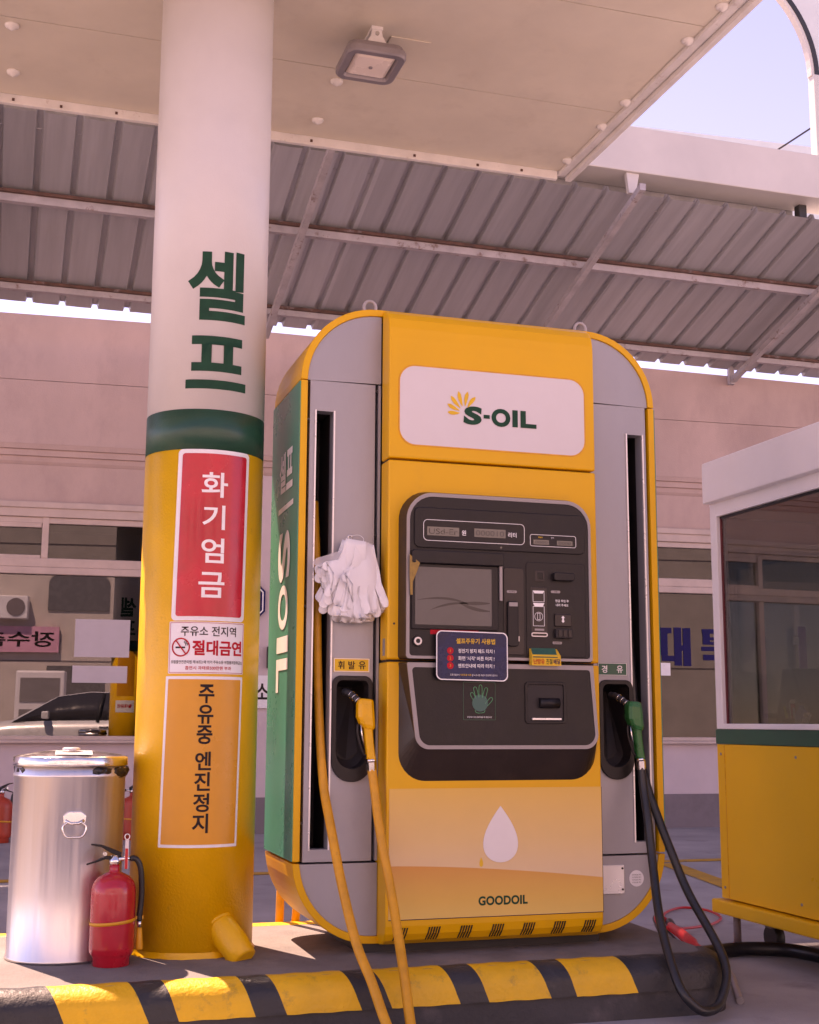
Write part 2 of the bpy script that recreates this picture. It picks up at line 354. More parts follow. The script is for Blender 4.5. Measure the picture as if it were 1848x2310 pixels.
def ramp_z(name, stops, z0, z1, rough=.35):
    m = mat(name, (1, 1, 1), rough, var=.02, vscale=6); nt = m.node_tree; N = nt.nodes; L = nt.links
    tc = N.new('ShaderNodeTexCoord'); sp = N.new('ShaderNodeSeparateXYZ'); L.new(tc.outputs['Object'], sp.inputs[0])
    mr = N.new('ShaderNodeMapRange'); mr.inputs[1].default_value = z0; mr.inputs[2].default_value = z1; L.new(sp.outputs[2], mr.inputs[0])
    cr = N.new('ShaderNodeValToRGB'); el = cr.color_ramp.elements
    while len(el) < len(stops): el.new(.5)
    for e, (p_, c) in zip(el, stops): e.position = p_; e.color = (*c, 1)
    L.new(mr.outputs[0], cr.inputs[0]); mx = [n for n in N if n.type == 'MIX'][0]; L.new(cr.outputs[0], mx.inputs[6]); return m
M['poster'] = ramp_z('printed poster', [(0, (.74, .53, .33)), (.45, (.76, .49, .20)), (1, (.78, .45, .09))], .42, .74)
M['poster2'] = ramp_z('printed poster wave', [(0, (.76, .50, .13)), (.35, (.74, .43, .09)), (1, (.68, .29, .06))], .306, .48)

def brushed():
    m = mat('brushed stainless', (.72, .70, .71), .36, metal=1.0, var=.03, vscale=8, stretch=(9, 9, .12), aniso=.3)
    return m
M['stain'] = brushed()
# ================================================================== THE SETTING
g = put('ground', MB().add([(-150, -150, 0), (150, -150, 0), (150, 150, 0), (-150, 150, 0)], [(0, 1, 2, 3)]).mesh('ground', M['ground']))
tag(g, kind='structure')
o = box('road_marking', -8, 9, 8.36, 8.48, 0.003, 0.006, M['line_y']); tag(o, kind='structure')
o = put('road_marking', MB().add([(4.40, 8.30, .004), (4.55, 8.30, .004), (4.22, 6.7, .004), (4.07, 6.7, .004)], [(0, 1, 2, 3)]).mesh('road_marking', M['line_y'])); tag(o, kind='structure')

ISX = 2.41; ZI = .185
isl_poly = rpoly([(-5.0, 4.09), (2.38, 4.09), (2.43, 5.10), (-5.0, 5.10)], [0, .14, .1, 0], 8)
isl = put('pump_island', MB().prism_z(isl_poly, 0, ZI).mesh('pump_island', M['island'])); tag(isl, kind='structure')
# rounded kerb profile (y, z, t) ; t runs from the inner top edge to the lower edge
prof = []
for k in range(9):
    a = math.pi / 2 * k / 8
    prof.append((4.115 - .085 * math.sin(a), .117 + .072 * math.cos(a)))
prof += [(4.026, .1), (4.024, .085)]
prof = [(4.125, .1845)] + prof
def kerb_piece(name, t0, t1, b0, b1, m):
    n = len(prof); tt = [0]
    for i in range(1, n): tt.append(tt[-1] + math.dist(prof[i], prof[i - 1]))
    tt = [t / tt[-1] for t in tt]; v = []; f = []
    cols = 10
    for c in range(cols + 1):
        for i, (y, z) in enumerate(prof):
            w = tt[i] ** 1.25
            xa = t0 + (b0 - t0) * w; xb = t1 + (b1 - t1) * w
            x = xa + (xb - xa) * c / cols
            j = .0012 * math.sin(x * 57 + y * 90) * (1 if 0 < c < cols else 0)
            v.append((x, y, z + j))
    for c in range(cols):
        for i in range(n - 1): f.append((c * n + i, c * n + i + 1, (c + 1) * n + i + 1, (c + 1) * n + i))
    mb = MB().add(v, f, True)
    return mb.obj(name, m, isl)
T = [.163, .399, .499, .726, .818, 1.055, 1.152, 1.38, 1.479, 1.69, 1.791, 2.002]
B = [.224, .46, .548, .777, .873, 1.108, 1.205, 1.43, 1.527, 1.741, 1.831, 2.051]
# carry the rhythm on to the left, out of the frame
T = [-.51, -.27, -.17, .06] [0:0] + T; yel = [(T[i], T[i + 1], B[i], B[i + 1]) for i in range(0, 12, 2)]
for k in range(1, 8):
    s = .163 - .332 * k - .14; yel.insert(0, (s, s + .232, s + .06, s + .292))
yel[6] = (-.19, .06, -.13, .12) if False else yel[6]
for a in yel: kerb_piece('kerb_band', a[0], a[1], a[2], a[3], M['kerb_y'])
for a, b in zip(yel, yel[1:]): kerb_piece('kerb_band', a[1], b[0], a[3], b[2], M['kerb_k'])
kerb_piece('kerb_band', 2.002, 2.28, 2.051, 2.28, M['kerb_k'])
# black end of the kerb, swept round the corner
v = []; f = []; n = len(prof); cols = 12
for c in range(cols + 1):
    a = math.pi / 2 * c / cols
    for (y, z) in prof:
        rr = .09 + (4.125 - y)
        cx_, cy_ = 2.28, 4.215
        v.append((cx_ + rr * math.sin(a), cy_ - rr * math.cos(a), z))
for c in range(cols):
    for i in range(n - 1): f.append((c * n + i, c * n + i + 1, (c + 1) * n + i + 1, (c + 1) * n + i))
MB().add(v, f, True).obj('kerb_band', M['kerb_k'], isl)
MB().prism_z(rpoly([(-5, 4.034), (2.445, 4.034), (2.445, 4.3), (-5, 4.3)], [0, .15, 0, 0], 8), 0, .084).obj('kerb_foot', M['kerb_base'], isl)
box('kerb_edge', -5, 2.4, 5.085, 5.16, 0, .189, M['kerb_y'], isl, .012)

# ================================================================== CANOPY
cz = 3.9
can = root('canopy', 'beige panelled canopy soffit with white edge trim over the pump island', 'canopy', (.664, 4.667, cz))
edges = [3.80, 4.505, 5.335, 6.045]
for a, b in zip(edges, edges[1:]):
    box('soffit_panel', -3.6, 2.715, a + .003, b - .003, cz, cz + .02, M['soffit'], can)
box('deck', -3.62, 2.77, 3.78, 6.05, cz + .021, cz + .48, M['white_trim'], can)
box('edge_trim', -3.62, 2.71, 6.046, 6.075, cz - .045, cz + .5, M['white_trim'], can, .004)
box('edge_trim', 2.716, 2.765, 3.78, 6.07, cz - .018, cz + .02, M['white_trim'], can, .006)
box('edge_trim', 2.766, 2.80, 3.78, 6.076, cz - .04, cz + .5, M['white_trim'], can, .005)
box('edge_trim', -3.65, -3.62, 3.78, 6.076, cz - .04, cz + .5, M['white_trim'], can, .005)
box('edge_trim', -3.62, 2.77, 3.75, 3.779, cz - .04, cz + .5, M['white_trim'], can, .005)
bolt = MB()
bolt.lathe([(.030, cz + .001), (.030, cz - .006), (.024, cz - .013), (.012, cz - .019), (.004, cz - .026)], 0, 0, 14)
bme = bolt.mesh('bolt', M['white_trim'])
for x, y in [(-.112, 5.398), (-.103, 5.817), (1.332, 5.447), (1.338, 5.854), (2.701, 4.339), (2.701, 4.624), (2.702, 5.22), (2.706, 5.483), (2.706, 5.9), (1.335, 4.6), (-.11, 4.98), (2.70, 4.05)]:
    b = put('bolt', bme, can); b.location = Vector((x, y, 0)) - WL[can.name]
# tack screws along the far trim
tm = MB().box(-.006, .006, 6.040, 6.046, cz - .030, cz - .018).mesh('rivet', M['rust'])
for x in [-.1, .12, .38, .95, 1.35, 1.9, 2.25, 2.5]:
    b = put('rivet', tm, can); b.location = Vector((x, 0, random.uniform(-.006, .006))) - WL[can.name]
box('cover_plate', 1.46, 1.64, 4.985, 5.19, cz - .005, cz - .001, M['soffit'], can)

lt = root('canopy_lamp', 'square grey LED floodlight on bracket under the canopy', 'lamp', (1.38, 5.01, 3.78))
def rr_xy(x0, x1, y0, y1, r): return rpoly([(x0, y0), (x1, y0), (x1, y1), (x0, y1)], r, 6)
L0 = (1.245, 1.51, 4.885, 5.16)
mbl = MB(); hz = 3.755
o_, i_ = rr_xy(*L0, .05), rr_xy(L0[0] + .042, L0[1] - .042, L0[2] + .042, L0[3] - .042, .014)
mbl.loft([[(x, y, hz + .055) for x, y in rr_xy(L0[0] + .012, L0[1] - .012, L0[2] + .012, L0[3] - .012, .045)], [(x, y, hz + .03) for x, y in o_], [(x, y, hz + .008) for x, y in o_],
          [(x, y, hz) for x, y in rr_xy(L0[0] + .007, L0[1] - .007, L0[2] + .007, L0[3] - .007, .045)],
          [(x, y, hz) for x, y in rr_xy(L0[0] + .034, L0[1] - .034, L0[2] + .034, L0[3] - .034, .018)], [(x, y, hz + .016) for x, y in i_], [(x, y, hz + .018) for x, y in rr_xy(L0[0] + .1, L0[1] - .1, L0[2] + .1, L0[3] - .1, .01)]])
mbl.obj('housing', M['lampm'], lt)
mb = MB(); q = rr_xy(L0[0] + .044, L0[1] - .044, L0[2] + .044, L0[3] - .044, .012)
q2 = rr_xy(L0[0] + .060, L0[1] - .060, L0[2] + .060, L0[3] - .060, .01)
mb.loft([[(x, y, hz + .014) for x, y in q], [(x, y, hz + .003) for x, y in q2]]).obj('diffuser', M['lens'], lt)
MB().lathe([(.009, hz + .003), (.008, hz - .002)], (L0[0] + L0[1]) / 2, (L0[2] + L0[3]) / 2, 12).obj('sensor', M['lampm'], lt)
MB().prism([(1.31, 3.80), (1.45, 3.80), (1.425, 3.825), (1.405, 3.86), (1.40, 3.899), (1.36, 3.899), (1.355, 3.86), (1.335, 3.825)], 4.93, 4.945).obj('bracket', M['white_trim'], lt, .003)
MB().prism([(1.33, 3.80), (1.43, 3.80), (1.40, 3.86), (1.40, 3.899), (1.36, 3.899), (1.36, 3.86)], 5.06, 5.075).obj('bracket', M['white_trim'], lt, .003)
box('bracket_base', 1.355, 1.405, 4.925, 5.08, 3.884, 3.8985, M['white_trim'], lt)
MB().cyl((1.38, 4.922, 3.865), (1.38, 4.93, 3.865), .009, n=10).obj('bolt', M['steel'], lt)

# ================================================================== PILLAR
PX, PY, PR = .664, 4.667, .2138
pil = root('pillar', 'round canopy pillar painted white above, green band, yellow below, covered with warning stickers', 'pillar', (PX, PY, ZI))
def shaft(name, z0, z1, r, m, n=72, rings=1, wob=0):
    pr = []
    for k in range(rings + 1):
        pr.append((r, z0 + (z1 - z0) * k / rings))
    return MB().lathe(pr, PX, PY, n).obj(name, m, pil)
shaft('lower_shaft', ZI, 1.905, PR, M['col_y']); shaft('band', 1.905, 2.05, PR + .0006, M['col_g']); shaft('upper_shaft', 2.05, cz, PR, M['col_w'])
# lumpy paint skirt where the pillar meets the slab
mb = MB(); rings = []
for k, (dr, z) in enumerate([(.0002, ZI + .020), (.0012, ZI + .013), (.004, ZI + .006), (.006, ZI + .0005)]):
    rings.append([(PX + (PR + dr * (1 + .6 * math.sin(i * .9) + .5 * math.sin(i * 2.3 + k))) * math.cos(2 * math.pi * i / 72), PY + (PR + dr * (1 + .6 * math.sin(i * .9) + .5 * math.sin(i * 2.3 + k))) * math.sin(2 * math.pi * i / 72), z) for i in range(72)])
mb.loft(rings, False, False, True).obj('paint_skirt', M['col_y'], pil)
mb = MB(); d0 = Vector((.735, 4.50, .285)); d1 = Vector((.803, 4.405, .196)); ax = (d1 - d0)
MB().tube([d0 + ax * (.02 + .003 * 0) + Vector((.0, 0, 0)) + (ax.orthogonal().normalized() * math.cos(R(t)) + ax.normalized().cross(ax.orthogonal().normalized()) * math.sin(R(t))) * .050 for t in range(0, 360, 20)], .006, 6, True, True).obj('weld_bead', M['col_y'], pil)
mb.tube([d0 - ax * .25, d0, d0 + ax * .35, d0 + ax * .7, d1 - Vector((0, 0, .008)), d1 + Vector((.003, -.004, -.012))], [.040, .049, .052, .050, .047, .036], 20).obj('pipe_stub', M['col_y'], pil)
rS = PR + .0016; rT = PR + .0032; rT2 = PR + .0046
wtext('셀', -.111, .106, 2.376, 2.642, PX, PY, rS, M['let_g'], pil, .028)
wtext('프', -.108, .117, 2.124, 2.318, PX, PY, rS, M['let_g'], pil, .028)
wtext('셀', -.11, .11, 2.376, 2.642, PX, PY, rS, M['let_g'], pil, .028, back=True)
wtext('프', -.11, .11, 2.124, 2.318, PX, PY, rS, M['let_g'], pil, .028, back=True)
def skew(poly, z0, z1, d0, d1): return [(x + d0 + (d1 - d0) * (z - z0) / (z1 - z0), z) for x, z in poly]
st = wpoly(skew(rrect(-.128, .141, 1.303, 1.905, .016), 1.303, 1.905, -.004, .004), PX, PY, rS, M['stk_w'], pil, 'warning_sticker'); st['label'] = 'tall red sticker with four white characters'
wpoly(skew(rrect(-.113, .128, 1.318, 1.89, .010), 1.318, 1.89, -.004, .004), PX, PY, rT, M['stk_red'], st, 'red_field')
for ch, zc, hh, ww in [('화', 1.779, .089, .093), ('기', 1.664, .086, .080), ('엄', 1.547, .087, .080), ('금', 1.427, .088, .091)]:
    c_ = .008 - (1.779 - zc) * .006
    wtext(ch, c_ - ww / 2, c_ + ww / 2, zc - hh / 2, zc + hh / 2, PX, PY, rT2, M['let_w'], st, .016)
st = wpoly(skew(rrect(-.137, .139, 1.122, 1.2995, .003, 2), 1.122, 1.2995, 0, 0), PX, PY, rS + .0004, M['stk_w'], pil, 'warning_sticker'); st['label'] = 'white no smoking sticker'
wring(rrect(-.134, .136, 1.125, 1.2965, .002, 2), rrect(-.1325, .1345, 1.1265, 1.295, .002, 2), PX, PY, rT, M['let_r'], st, 'border')
wtext('주유소 전지역', -.095, .103, 1.250, 1.284, PX, PY, rT, M['let_k'], st, .012)
wtext('절대금연', -.054, .129, 1.184, 1.236, PX, PY, rT, M['let_r'], st, .032)
wtext('위험물안전관리법 제18조2 에 의거 주유소등 위험물저장취급소', -.127, .133, 1.1555, 1.1675, PX, PY, rT, M['let_k'], st, .008)
wtext('흡연시 과태료500만원 부과', -.076, .086, 1.135, 1.148, PX, PY, rT, M['let_r'], st, .012)
cs = [(-.0935 + .0325 * math.cos(2 * math.pi * k / 28), 1.2115 + .0325 * math.sin(2 * math.pi * k / 28)) for k in range(28)]
ci = [(-.0935 + .0275 * math.cos(2 * math.pi * k / 28), 1.2115 + .0275 * math.sin(2 * math.pi * k / 28)) for k in range(28)]
wring(cs, ci, PX, PY, rT, M['let_r'], st, 'ban_ring')
wpoly([(-.112, 1.208), (-.078, 1.208), (-.078, 1.2135), (-.112, 1.2135)], PX, PY, rT, M['let_k'], st, 'cigarette')
wpoly([(-.115, 1.2355), (-.1115, 1.2385), (-.072, 1.1875), (-.0755, 1.1845)], PX, PY, rT2, M['let_r'], st, 'ban_bar')
for sx in (0, .006):
    wpoly([(-.079 + sx, 1.216), (-.0775 + sx, 1.216), (-.0735 + sx, 1.222), (-.0805 + sx, 1.228), (-.0775 + sx, 1.234), (-.0795 + sx, 1.234), (-.0835 + sx, 1.228), (-.077 + sx, 1.2215)], PX, PY, rT, M['let_k'], st, 'smoke')
st = wpoly(skew(rrect(-.146, .136, .543, 1.113, .002, 2), .543, 1.113, -.007, .002), PX, PY, rS, M['stk_w'], pil, 'warning_sticker'); st['label'] = 'long amber sticker with black vertical lettering'
wpoly(skew(rrect(-.137, .127, .553, 1.103, .002, 2), .553, 1.103, -.007, .002), PX, PY, rT, M['stk_o'], st, 'amber_field')
for k, ch in enumerate('주유중엔진정지'):
    zt = [1.086, 1.017, .948, .860, .792, .722, .655][k]; hh = [.064, .064, .063, .062, .062, .062, .064][k]
    c_ = .0 - .010 * (1.086 - zt) / .45
    wtext(ch, c_ - .027, c_ + .027, zt - hh, zt, PX, PY, rT2, M['let_k'], st, .022)
stb = wpoly(rrect(-.12, .12, 1.3, 1.9, .004, 2), PX, PY, rS, M['stk_o'], pil, 'warning_sticker', back=True)
stc = wpoly(rrect(-.13, .13, 1.08, 1.24, .004, 2), PX, PY, rS, M['stk_w'], pil, 'warning_sticker', back=True)
wtext('절대금연', -.1, .1, 1.14, 1.19, PX, PY, rT, M['let_r'], stc, .03, back=True)

# ================================================================== FUEL DISPENSER
DX0, DX1, DZ0, DZ1, DY0, DY1 = .962, 2.365, .216, 2.46, 4.40, 4.88
dis = root('fuel_dispenser', 'tall yellow and grey self service fuel pump with rounded corners', 'fuel pump', (1.66, 4.64, ZI))
rc = .285; th = .025
def arc(cx, cz_, r, a0, a1, n=14): return [(cx + r * math.cos(R(a0 + (a1 - a0) * k / n)), cz_ + r * math.sin(R(a0 + (a1 - a0) * k / n))) for k in range(n + 1)]
zt_, zb_ = 2.178, .487
o_top = arc(DX0 + rc, DZ1 - rc, rc, 180, 90) + arc(DX1 - rc, DZ1 - rc, rc, 90, 0)
i_top = arc(DX0 + rc, DZ1 - rc, rc - th, 180, 90) + arc(DX1 - rc, DZ1 - rc, rc - th, 90, 0)
MB().strip(o_top, i_top, DY0, DY1).obj('top_shell', M['dy'], dis, .003)
o_bot = arc(DX0 + rc, DZ0 + rc, rc, 180, 270) + arc(DX1 - rc, DZ0 + rc, rc, 270, 360)
i_bot = arc(DX0 + rc, DZ0 + rc, rc - th, 180, 270) + arc(DX1 - rc, DZ0 + rc, rc - th, 270, 360)
o_bot = [(x, min(z, zb_)) for x, z in o_bot]; i_bot = [(x, min(z, zb_)) for x, z in i_bot]
MB().strip(o_bot, i_bot, DY0, DY1).obj('bottom_shell', M['dy'], dis, .003)
for s, x0 in ((-1, DX0), (1, DX1 - th)):
    p_ = box('side_panel', x0, x0 + th, DY0, DY1, zb_ + .006, zt_ - .006, M['dy'], dis, .003)
    xs = DX0 - .004 if s < 0 else DX1
    box('green_sheet', xs, xs + .004, DY0 + .004, DY1, zb_ + .008, zt_ - .01, M['dgreen'], p_)
    if s < 0: SP = p_
# lettering down the green side
def side_text(body, ya, yb, z0, z1, rot, bold=.03):
    """ya = far (left) depth, yb = near depth; seen from -X, left is +Y"""
    v, f, a = glyphs(body, bold); pts = []
    for p in v:
        if rot: u_, w_ = p[1], 1 - p[0]          # text runs downwards, letter tops towards the front
        else: u_, w_ = p[0], p[1]
        pts.append((DX0 - .006, ya + (yb - ya) * u_, z0 + (z1 - z0) * w_))
    me = bpy.data.meshes.new('lettering'); me.from_pydata(pts, [], f); me.materials.append(M['let_w'])
    put('lettering', me, SP)
side_text('셀', 4.72, 4.61, 1.80, 1.95, False); side_text('프', 4.60, 4.49, 1.80, 1.95, False)
MB().add([(DX0 - .006, 4.73, 1.725), (DX0 - .006, 4.73, 1.745), (DX0 - .006, 4.47, 1.752), (DX0 - .006, 4.47, 1.732)], [(0, 1, 2, 3)]).obj('lettering', M['let_w'], SP)
side_text('S', 4.715, 4.51, 1.465, 1.65, True); side_text('O', 4.70, 4.53, 1.29, 1.452, True)
side_text('I', 4.712, 4.512, 1.207, 1.265, True); side_text('L', 4.712, 4.512, 1.065, 1.185, True)
# core and back
box('core', 1.0, 2.33, 4.64, DY1 - .02, DZ0 + .2, DZ1 - .28, M['base_k'], dis)
MB().prism(arc(DX0 + rc, DZ0 + rc, rc - th - .002, 180, 270, 8) + arc(DX1 - rc, DZ0 + rc, rc - th - .002, 270, 360, 8) + arc(DX1 - rc, DZ1 - rc, rc - th - .002, 0, 90, 8) + arc(DX0 + rc, DZ1 - rc, rc - th - .002, 90, 180, 8), DY1 - .018, DY1 - .004).obj('back_panel', M['dgrey'], dis)
# corner sheets
PXL, PXR = 1.263, 2.066; gy0, gy1 = 4.409, 4.46
def q_top(s):
    a = arc(DX0 + rc, DZ1 - rc, rc - th - .001, 180, 90) if s < 0 else arc(DX1 - rc, DZ1 - rc, rc - th - .001, 0, 90)
    xe = PXL - .002 if s < 0 else PXR + .002
    return [p for p in a if (p[0] < xe if s < 0 else p[0] > xe)] + [(xe, DZ1 - th - .002), (xe, zt_ + .002)]
def q_bot(s):
    a = arc(DX0 + rc, DZ0 + rc, rc - th - .001, 180, 270) if s < 0 else arc(DX1 - rc, DZ0 + rc, rc - th - .001, 0, -90)
    xe = PXL - .002 if s < 0 else PXR + .002
    a = [(x, min(z, zb_ - .003)) for x, z in a]
    return [p for p in a if (p[0] < xe if s < 0 else p[0] > xe)] + [(xe, DZ0 + th + .002), (xe, zb_ - .003)]
for s in (-1, 1):
    slab('corner_sheet', q_top(s), gy0 - .002, gy1, M['dgrey'], dis); slab('corner_sheet', q_bot(s), gy0 - .002, gy1, M['dgrey'], dis)
def grey(x0, x1, sx0, sx1, bx0, bx1):
    z0, z1 = zb_ + .004, zt_ - .003; mb = MB()
    X = sorted([(sx0, sx1, .532, 2.064), (bx0, bx1, .80, 1.108)])
    xs = sorted({x0, x1, sx0, sx1, bx0, bx1}); zs = sorted({z0, z1, .532, 2.064, .80, 1.108})
    v = [(x, y, z) for y in (gy0, gy1) for x in xs for z in zs]; nx, nz = len(xs), len(zs)
    hole = lambda i, j: any(a - 1e-6 <= xs[i] and xs[i + 1] <= b + 1e-6 and c - 1e-6 <= zs[j] and zs[j + 1] <= d + 1e-6 for a, b, c, d in X)
    f = []; I = lambda k, i, j: k * nx * nz + i * nz + j
    for i in range(nx - 1):
        for j in range(nz - 1):
            if hole(i, j): continue
            f += [(I(0, i, j), I(0, i + 1, j), I(0, i + 1, j + 1), I(0, i, j + 1)), (I(1, i, j), I(1, i, j + 1), I(1, i + 1, j + 1), I(1, i + 1, j))]
            for di, dj, e in ((-1, 0, ((i, j), (i, j + 1))), (1, 0, ((i + 1, j), (i + 1, j + 1))), (0, -1, ((i, j), (i + 1, j))), (0, 1, ((i, j + 1), (i + 1, j + 1)))):
                a, b = i + di, j + dj
                if not (0 <= a < nx - 1 and 0 <= b < nz - 1) or hole(a, b):
                    (p0, q0), (p1, q1) = e; f.append((I(0, p0, q0), I(0, p1, q1), I(1, p1, q1), I(1, p0, q0)))
    return mb.add(v, f).obj('front_sheet', M['dgrey'], dis)
grey(.998, 1.240, 1.022, 1.084, 1.105, 1.228)
box('hinge_strip', 1.252, 1.2615, gy0, gy1, zb_ + .004, zt_ - .003, M['dgrey'], dis)
grey(2.070, 2.330, 2.250, 2.312, 2.119, 2.242)
for x0, x1 in ((1.022, 1.084), (2.250, 2.312)):
    for a in (x0 - .006, x1 + .001): box('slot_edge', a, a + .005, gy0 - .006, gy0 + .02, .530, 2.066, M['alu'], dis)
    mb = MB(); y0, y1, z0, z1 = gy1 - .03, 4.62, .525, 2.07; a, b = x0 - .001, x1 + .001
    mb.add([(a, y0, z0), (b, y0, z0), (b, y1, z0), (a, y1, z0), (a, y0, z1), (b, y0, z1), (b, y1, z1), (a, y1, z1)], [(0, 1, 2, 3), (4, 7, 6, 5), (1, 5, 6, 2), (2, 6, 7, 3), (3, 7, 4, 0)])
    mb.obj('slot_recess', M['slot'], dis)
    MB().cyl(((x0 + x1) / 2 - .012, 4.56, 1.75), ((x0 + x1) / 2 - .012, 4.56, 2.06), .02, n=12).obj('hose_retractor', M['blk'], dis)
# nozzle boots
def boot(xc, hw):
    def outl(w, zb, ztop, rt): return rpoly([(xc - w, zb), (xc + w, zb), (xc + w, ztop), (xc - w, ztop)], [w * .97, w * .97, rt, rt], 9)
    outer, inner = outl(hw, .757, 1.121, .03), outl(hw - .016, .803, 1.104, .02)
    bt = MB().ring(outer, inner, gy0 - .012, gy0 - .0005).obj('nozzle_boot', M['blk'], dis, .002)
    deep = outl(hw - .03, .83, 1.085, .015)
    MB().loft([[(x, gy0 - .006, z) for x, z in inner], [(x, gy0 + .05, z) for x, z in inner], [(x, gy0 + .15 if z > .95 else gy0 + .07, z) for x, z in deep]], False, True).obj('boot_recess', M['slot'], bt)
boot(1.165, .0725); boot(2.178, .0690)
# fuel grade plates
def plate(x0, x1, z0, z1, m, tm, txt, xs):
    p_ = box('grade_plate', x0, x1, gy0 - .003, gy0 - .0005, z0, z1, m, dis)
    for ch, xc in zip(txt, xs): textc(ch, xc, (z0 + z1) / 2, (z1 - z0) * .58, gy0 - .0042, tm, p_, .014)
    return p_
p_ = plate(1.097, 1.227, 1.134, 1.182, M['let_y'], M['let_k'], '휘발유', (1.124, 1.162, 1.200)); p_['label'] = 'yellow petrol grade plate'
frame('border', 1.098, 1.226, 1.135, 1.181, .001, .002, gy0 - .0045, gy0 - .003, M['let_w'], p_)
p_ = plate(2.108, 2.228, 1.137, 1.184, M['kio_g'], M['let_w'], '경유', (2.135, 2.198)); p_['label'] = 'green diesel grade plate'
frame('border', 2.109, 2.227, 1.138, 1.183, .001, .0015, gy0 - .0045, gy0 - .003, M['let_w'], p_)
# centre column of yellow panels
YP = 4.306
MB().prism_x([(4.402, 2.452), (4.37, 2.447), (4.338, 2.43), (4.317, 2.405), (4.308, 2.37), (YP, 2.33), (YP, 1.889), (4.402, 1.889)], PXL, PXR).obj('upper_panel', M['dy'], dis, .007, 3)
mp_ = box('middle_panel', PXL, PXR, YP, 4.402, 1.176, 1.882, M['dy'], dis, .007, 3)
lp_ = MB().prism_x([(YP, 1.168), (YP, .285), (4.311, .258), (4.326, .236), (4.352, .221), (4.385, .216), (4.44, .214), (4.44, 1.168)], PXL, PXR).obj('lower_panel', M['dy'], dis, .006, 3)
box('panel_backing', 1.27, 2.06, 4.34, 4.46, .23, 2.42, M['base_k'], dis)
UP = dis.children[[c.name.split('.')[0] for c in dis.children].index('upper_panel')]
MB().ring(rrect(1.297, 2.028, 1.936, 2.236, .062), rrect(1.3025, 2.0225, 1.9415, 2.2305, .058), YP - .0015, YP - .0002).obj('sign_gasket', M['hose_y'], UP)
sg = slab('sign_face', rrect(1.302, 2.023, 1.941, 2.231, .058), YP - .0012, YP - .0002, M['signw'], UP)
ys = YP - .0028
text('S', 1.545, 1.615, 2.029, 2.098, ys, M['let_g'], sg, .055, shear=.10)
box('lettering', 1.621, 1.645, ys - .0003, ys, 2.056, 2.070, M['let_g'], sg)
text('O', 1.652, 1.726, 2.029, 2.097, ys, M['let_g'], sg, .05)
box('lettering', 1.734, 1.755, ys - .0003, ys, 2.032, 2.096, M['let_g'], sg)
MB().prism([(1.766, 2.032), (1.829, 2.032), (1.829, 2.048), (1.787, 2.048), (1.787, 2.096), (1.766, 2.096)], ys - .0003, ys).obj('lettering', M['let_g'], sg)
cxp, czp = 1.549, 2.073
for k in range(6):
    a = R(190 - k * 25.5); d = Vector((math.cos(a), math.sin(a))); nrm = Vector((-d.y, d.x)); L_ = [.066, .072, .078, .080, .078, .072][k]
    pts = []
    for t, w in ((.30, .0008), (.45, .0040), (.65, .0070), (.85, .0072), (1.0, .0010)):
        pts.append((t, w))
    bend = lambda t: nrm * (.012 * (t - .2) ** 2)
    c0 = Vector((cxp, czp))
    left = [c0 + d * (t * L_) + nrm * w - bend(t) for t, w in pts]; right = [c0 + d * (t * L_) - nrm * w - bend(t) for t, w in pts]
    MB().prism([tuple(p) for p in left + right[::-1]], ys - .0003, ys).obj('petal', M['let_y'], sg)
# display module
YM = 4.246
def up_out(x0, x1, z0, z1, r): return rpoly([(x0, z0), (x1, z0), (x1, z1), (x0, z1)], [.012, .012, r, r], 8)
md = MB().loft([[(x, YP + .004, z) for x, z in up_out(1.300, 2.042, 1.1765, 1.772, .105)], [(x, YM, z) for x, z in up_out(1.311, 2.010, 1.1775, 1.757, .095)]]).obj('display_module', M['brown'], dis)
MB().ring(up_out(1.311, 2.010, 1.1775, 1.757, .095), up_out(1.322, 2.000, 1.187, 1.744, .086), YM - .006, YM - .0004).obj('module_frame', M['frame_g'], md)
fc = slab('face_plate', up_out(1.3225, 1.9995, 1.1875, 1.7435, .0855), YM - .003, YM - .0005, M['blk'], md)
Y2 = YM - .003
def raised(name, x0, x1, z0, z1, r, d, m, par=fc, bev=.003): return MB().prism(rrect(x0, x1, z0, z1, r, 4), Y2 - d, Y2 + .001).obj(name, m, par, bev)
raised('display_bezel', 1.338, 1.985, 1.562, 1.705, .02, .006, M['blk']); Y3 = Y2 - .006
frame('outline', 1.370, 1.750, 1.587, 1.662, .016, .0018, Y3 - .0006, Y3 - .0001, M['let_w'], fc)
frame('outline', 1.771, 1.950, 1.585, 1.628, .008, .0016, Y3 - .0006, Y3 - .0001, M['let_w'], fc)
for (x0, x1, z0, z1, t_) in ((1.384, 1.502, 1.606, 1.637, 'USd-Er'), (1.559, 1.677, 1.608, 1.638, '000010'), (1.784, 1.844, 1.592, 1.609, ''), (1.875, 1.936, 1.592, 1.609, '')):
    l_ = box('lcd', x0, x1, Y3 - .0012, Y3 + .002, z0, z1, M['lcd'], fc)
    if t_: text(t_, x0 + .006, x1 - .006, z0 + .005, z1 - .006, Y3 - .0018, M['lcd_seg'], l_, 0.0)
    else: text('0000', x0 + .006, x1 - .006, z0 + .003, z1 - .004, Y3 - .0018, M['lcd_seg'], l_, 0.0)
textc('원', 1.520, 1.620, .018, Y3 - .0007, M['let_w'], fc, .01); textc('리터', 1.703, 1.621, .018, Y3 - .0007, M['let_w'], fc, .01)
textc('휘발유', 1.811, 1.618, .006, Y3 - .0007, M['let_y'], fc, .01); textc('단가', 1.858, 1.618, .006, Y3 - .0007, M['let_w'], fc, .01)
MB().cyl((1.66, Y3 - .001, 1.574), (1.66, Y3 + .001, 1.574), .004, n=10).obj('sensor_dot', M['lcd'], fc)
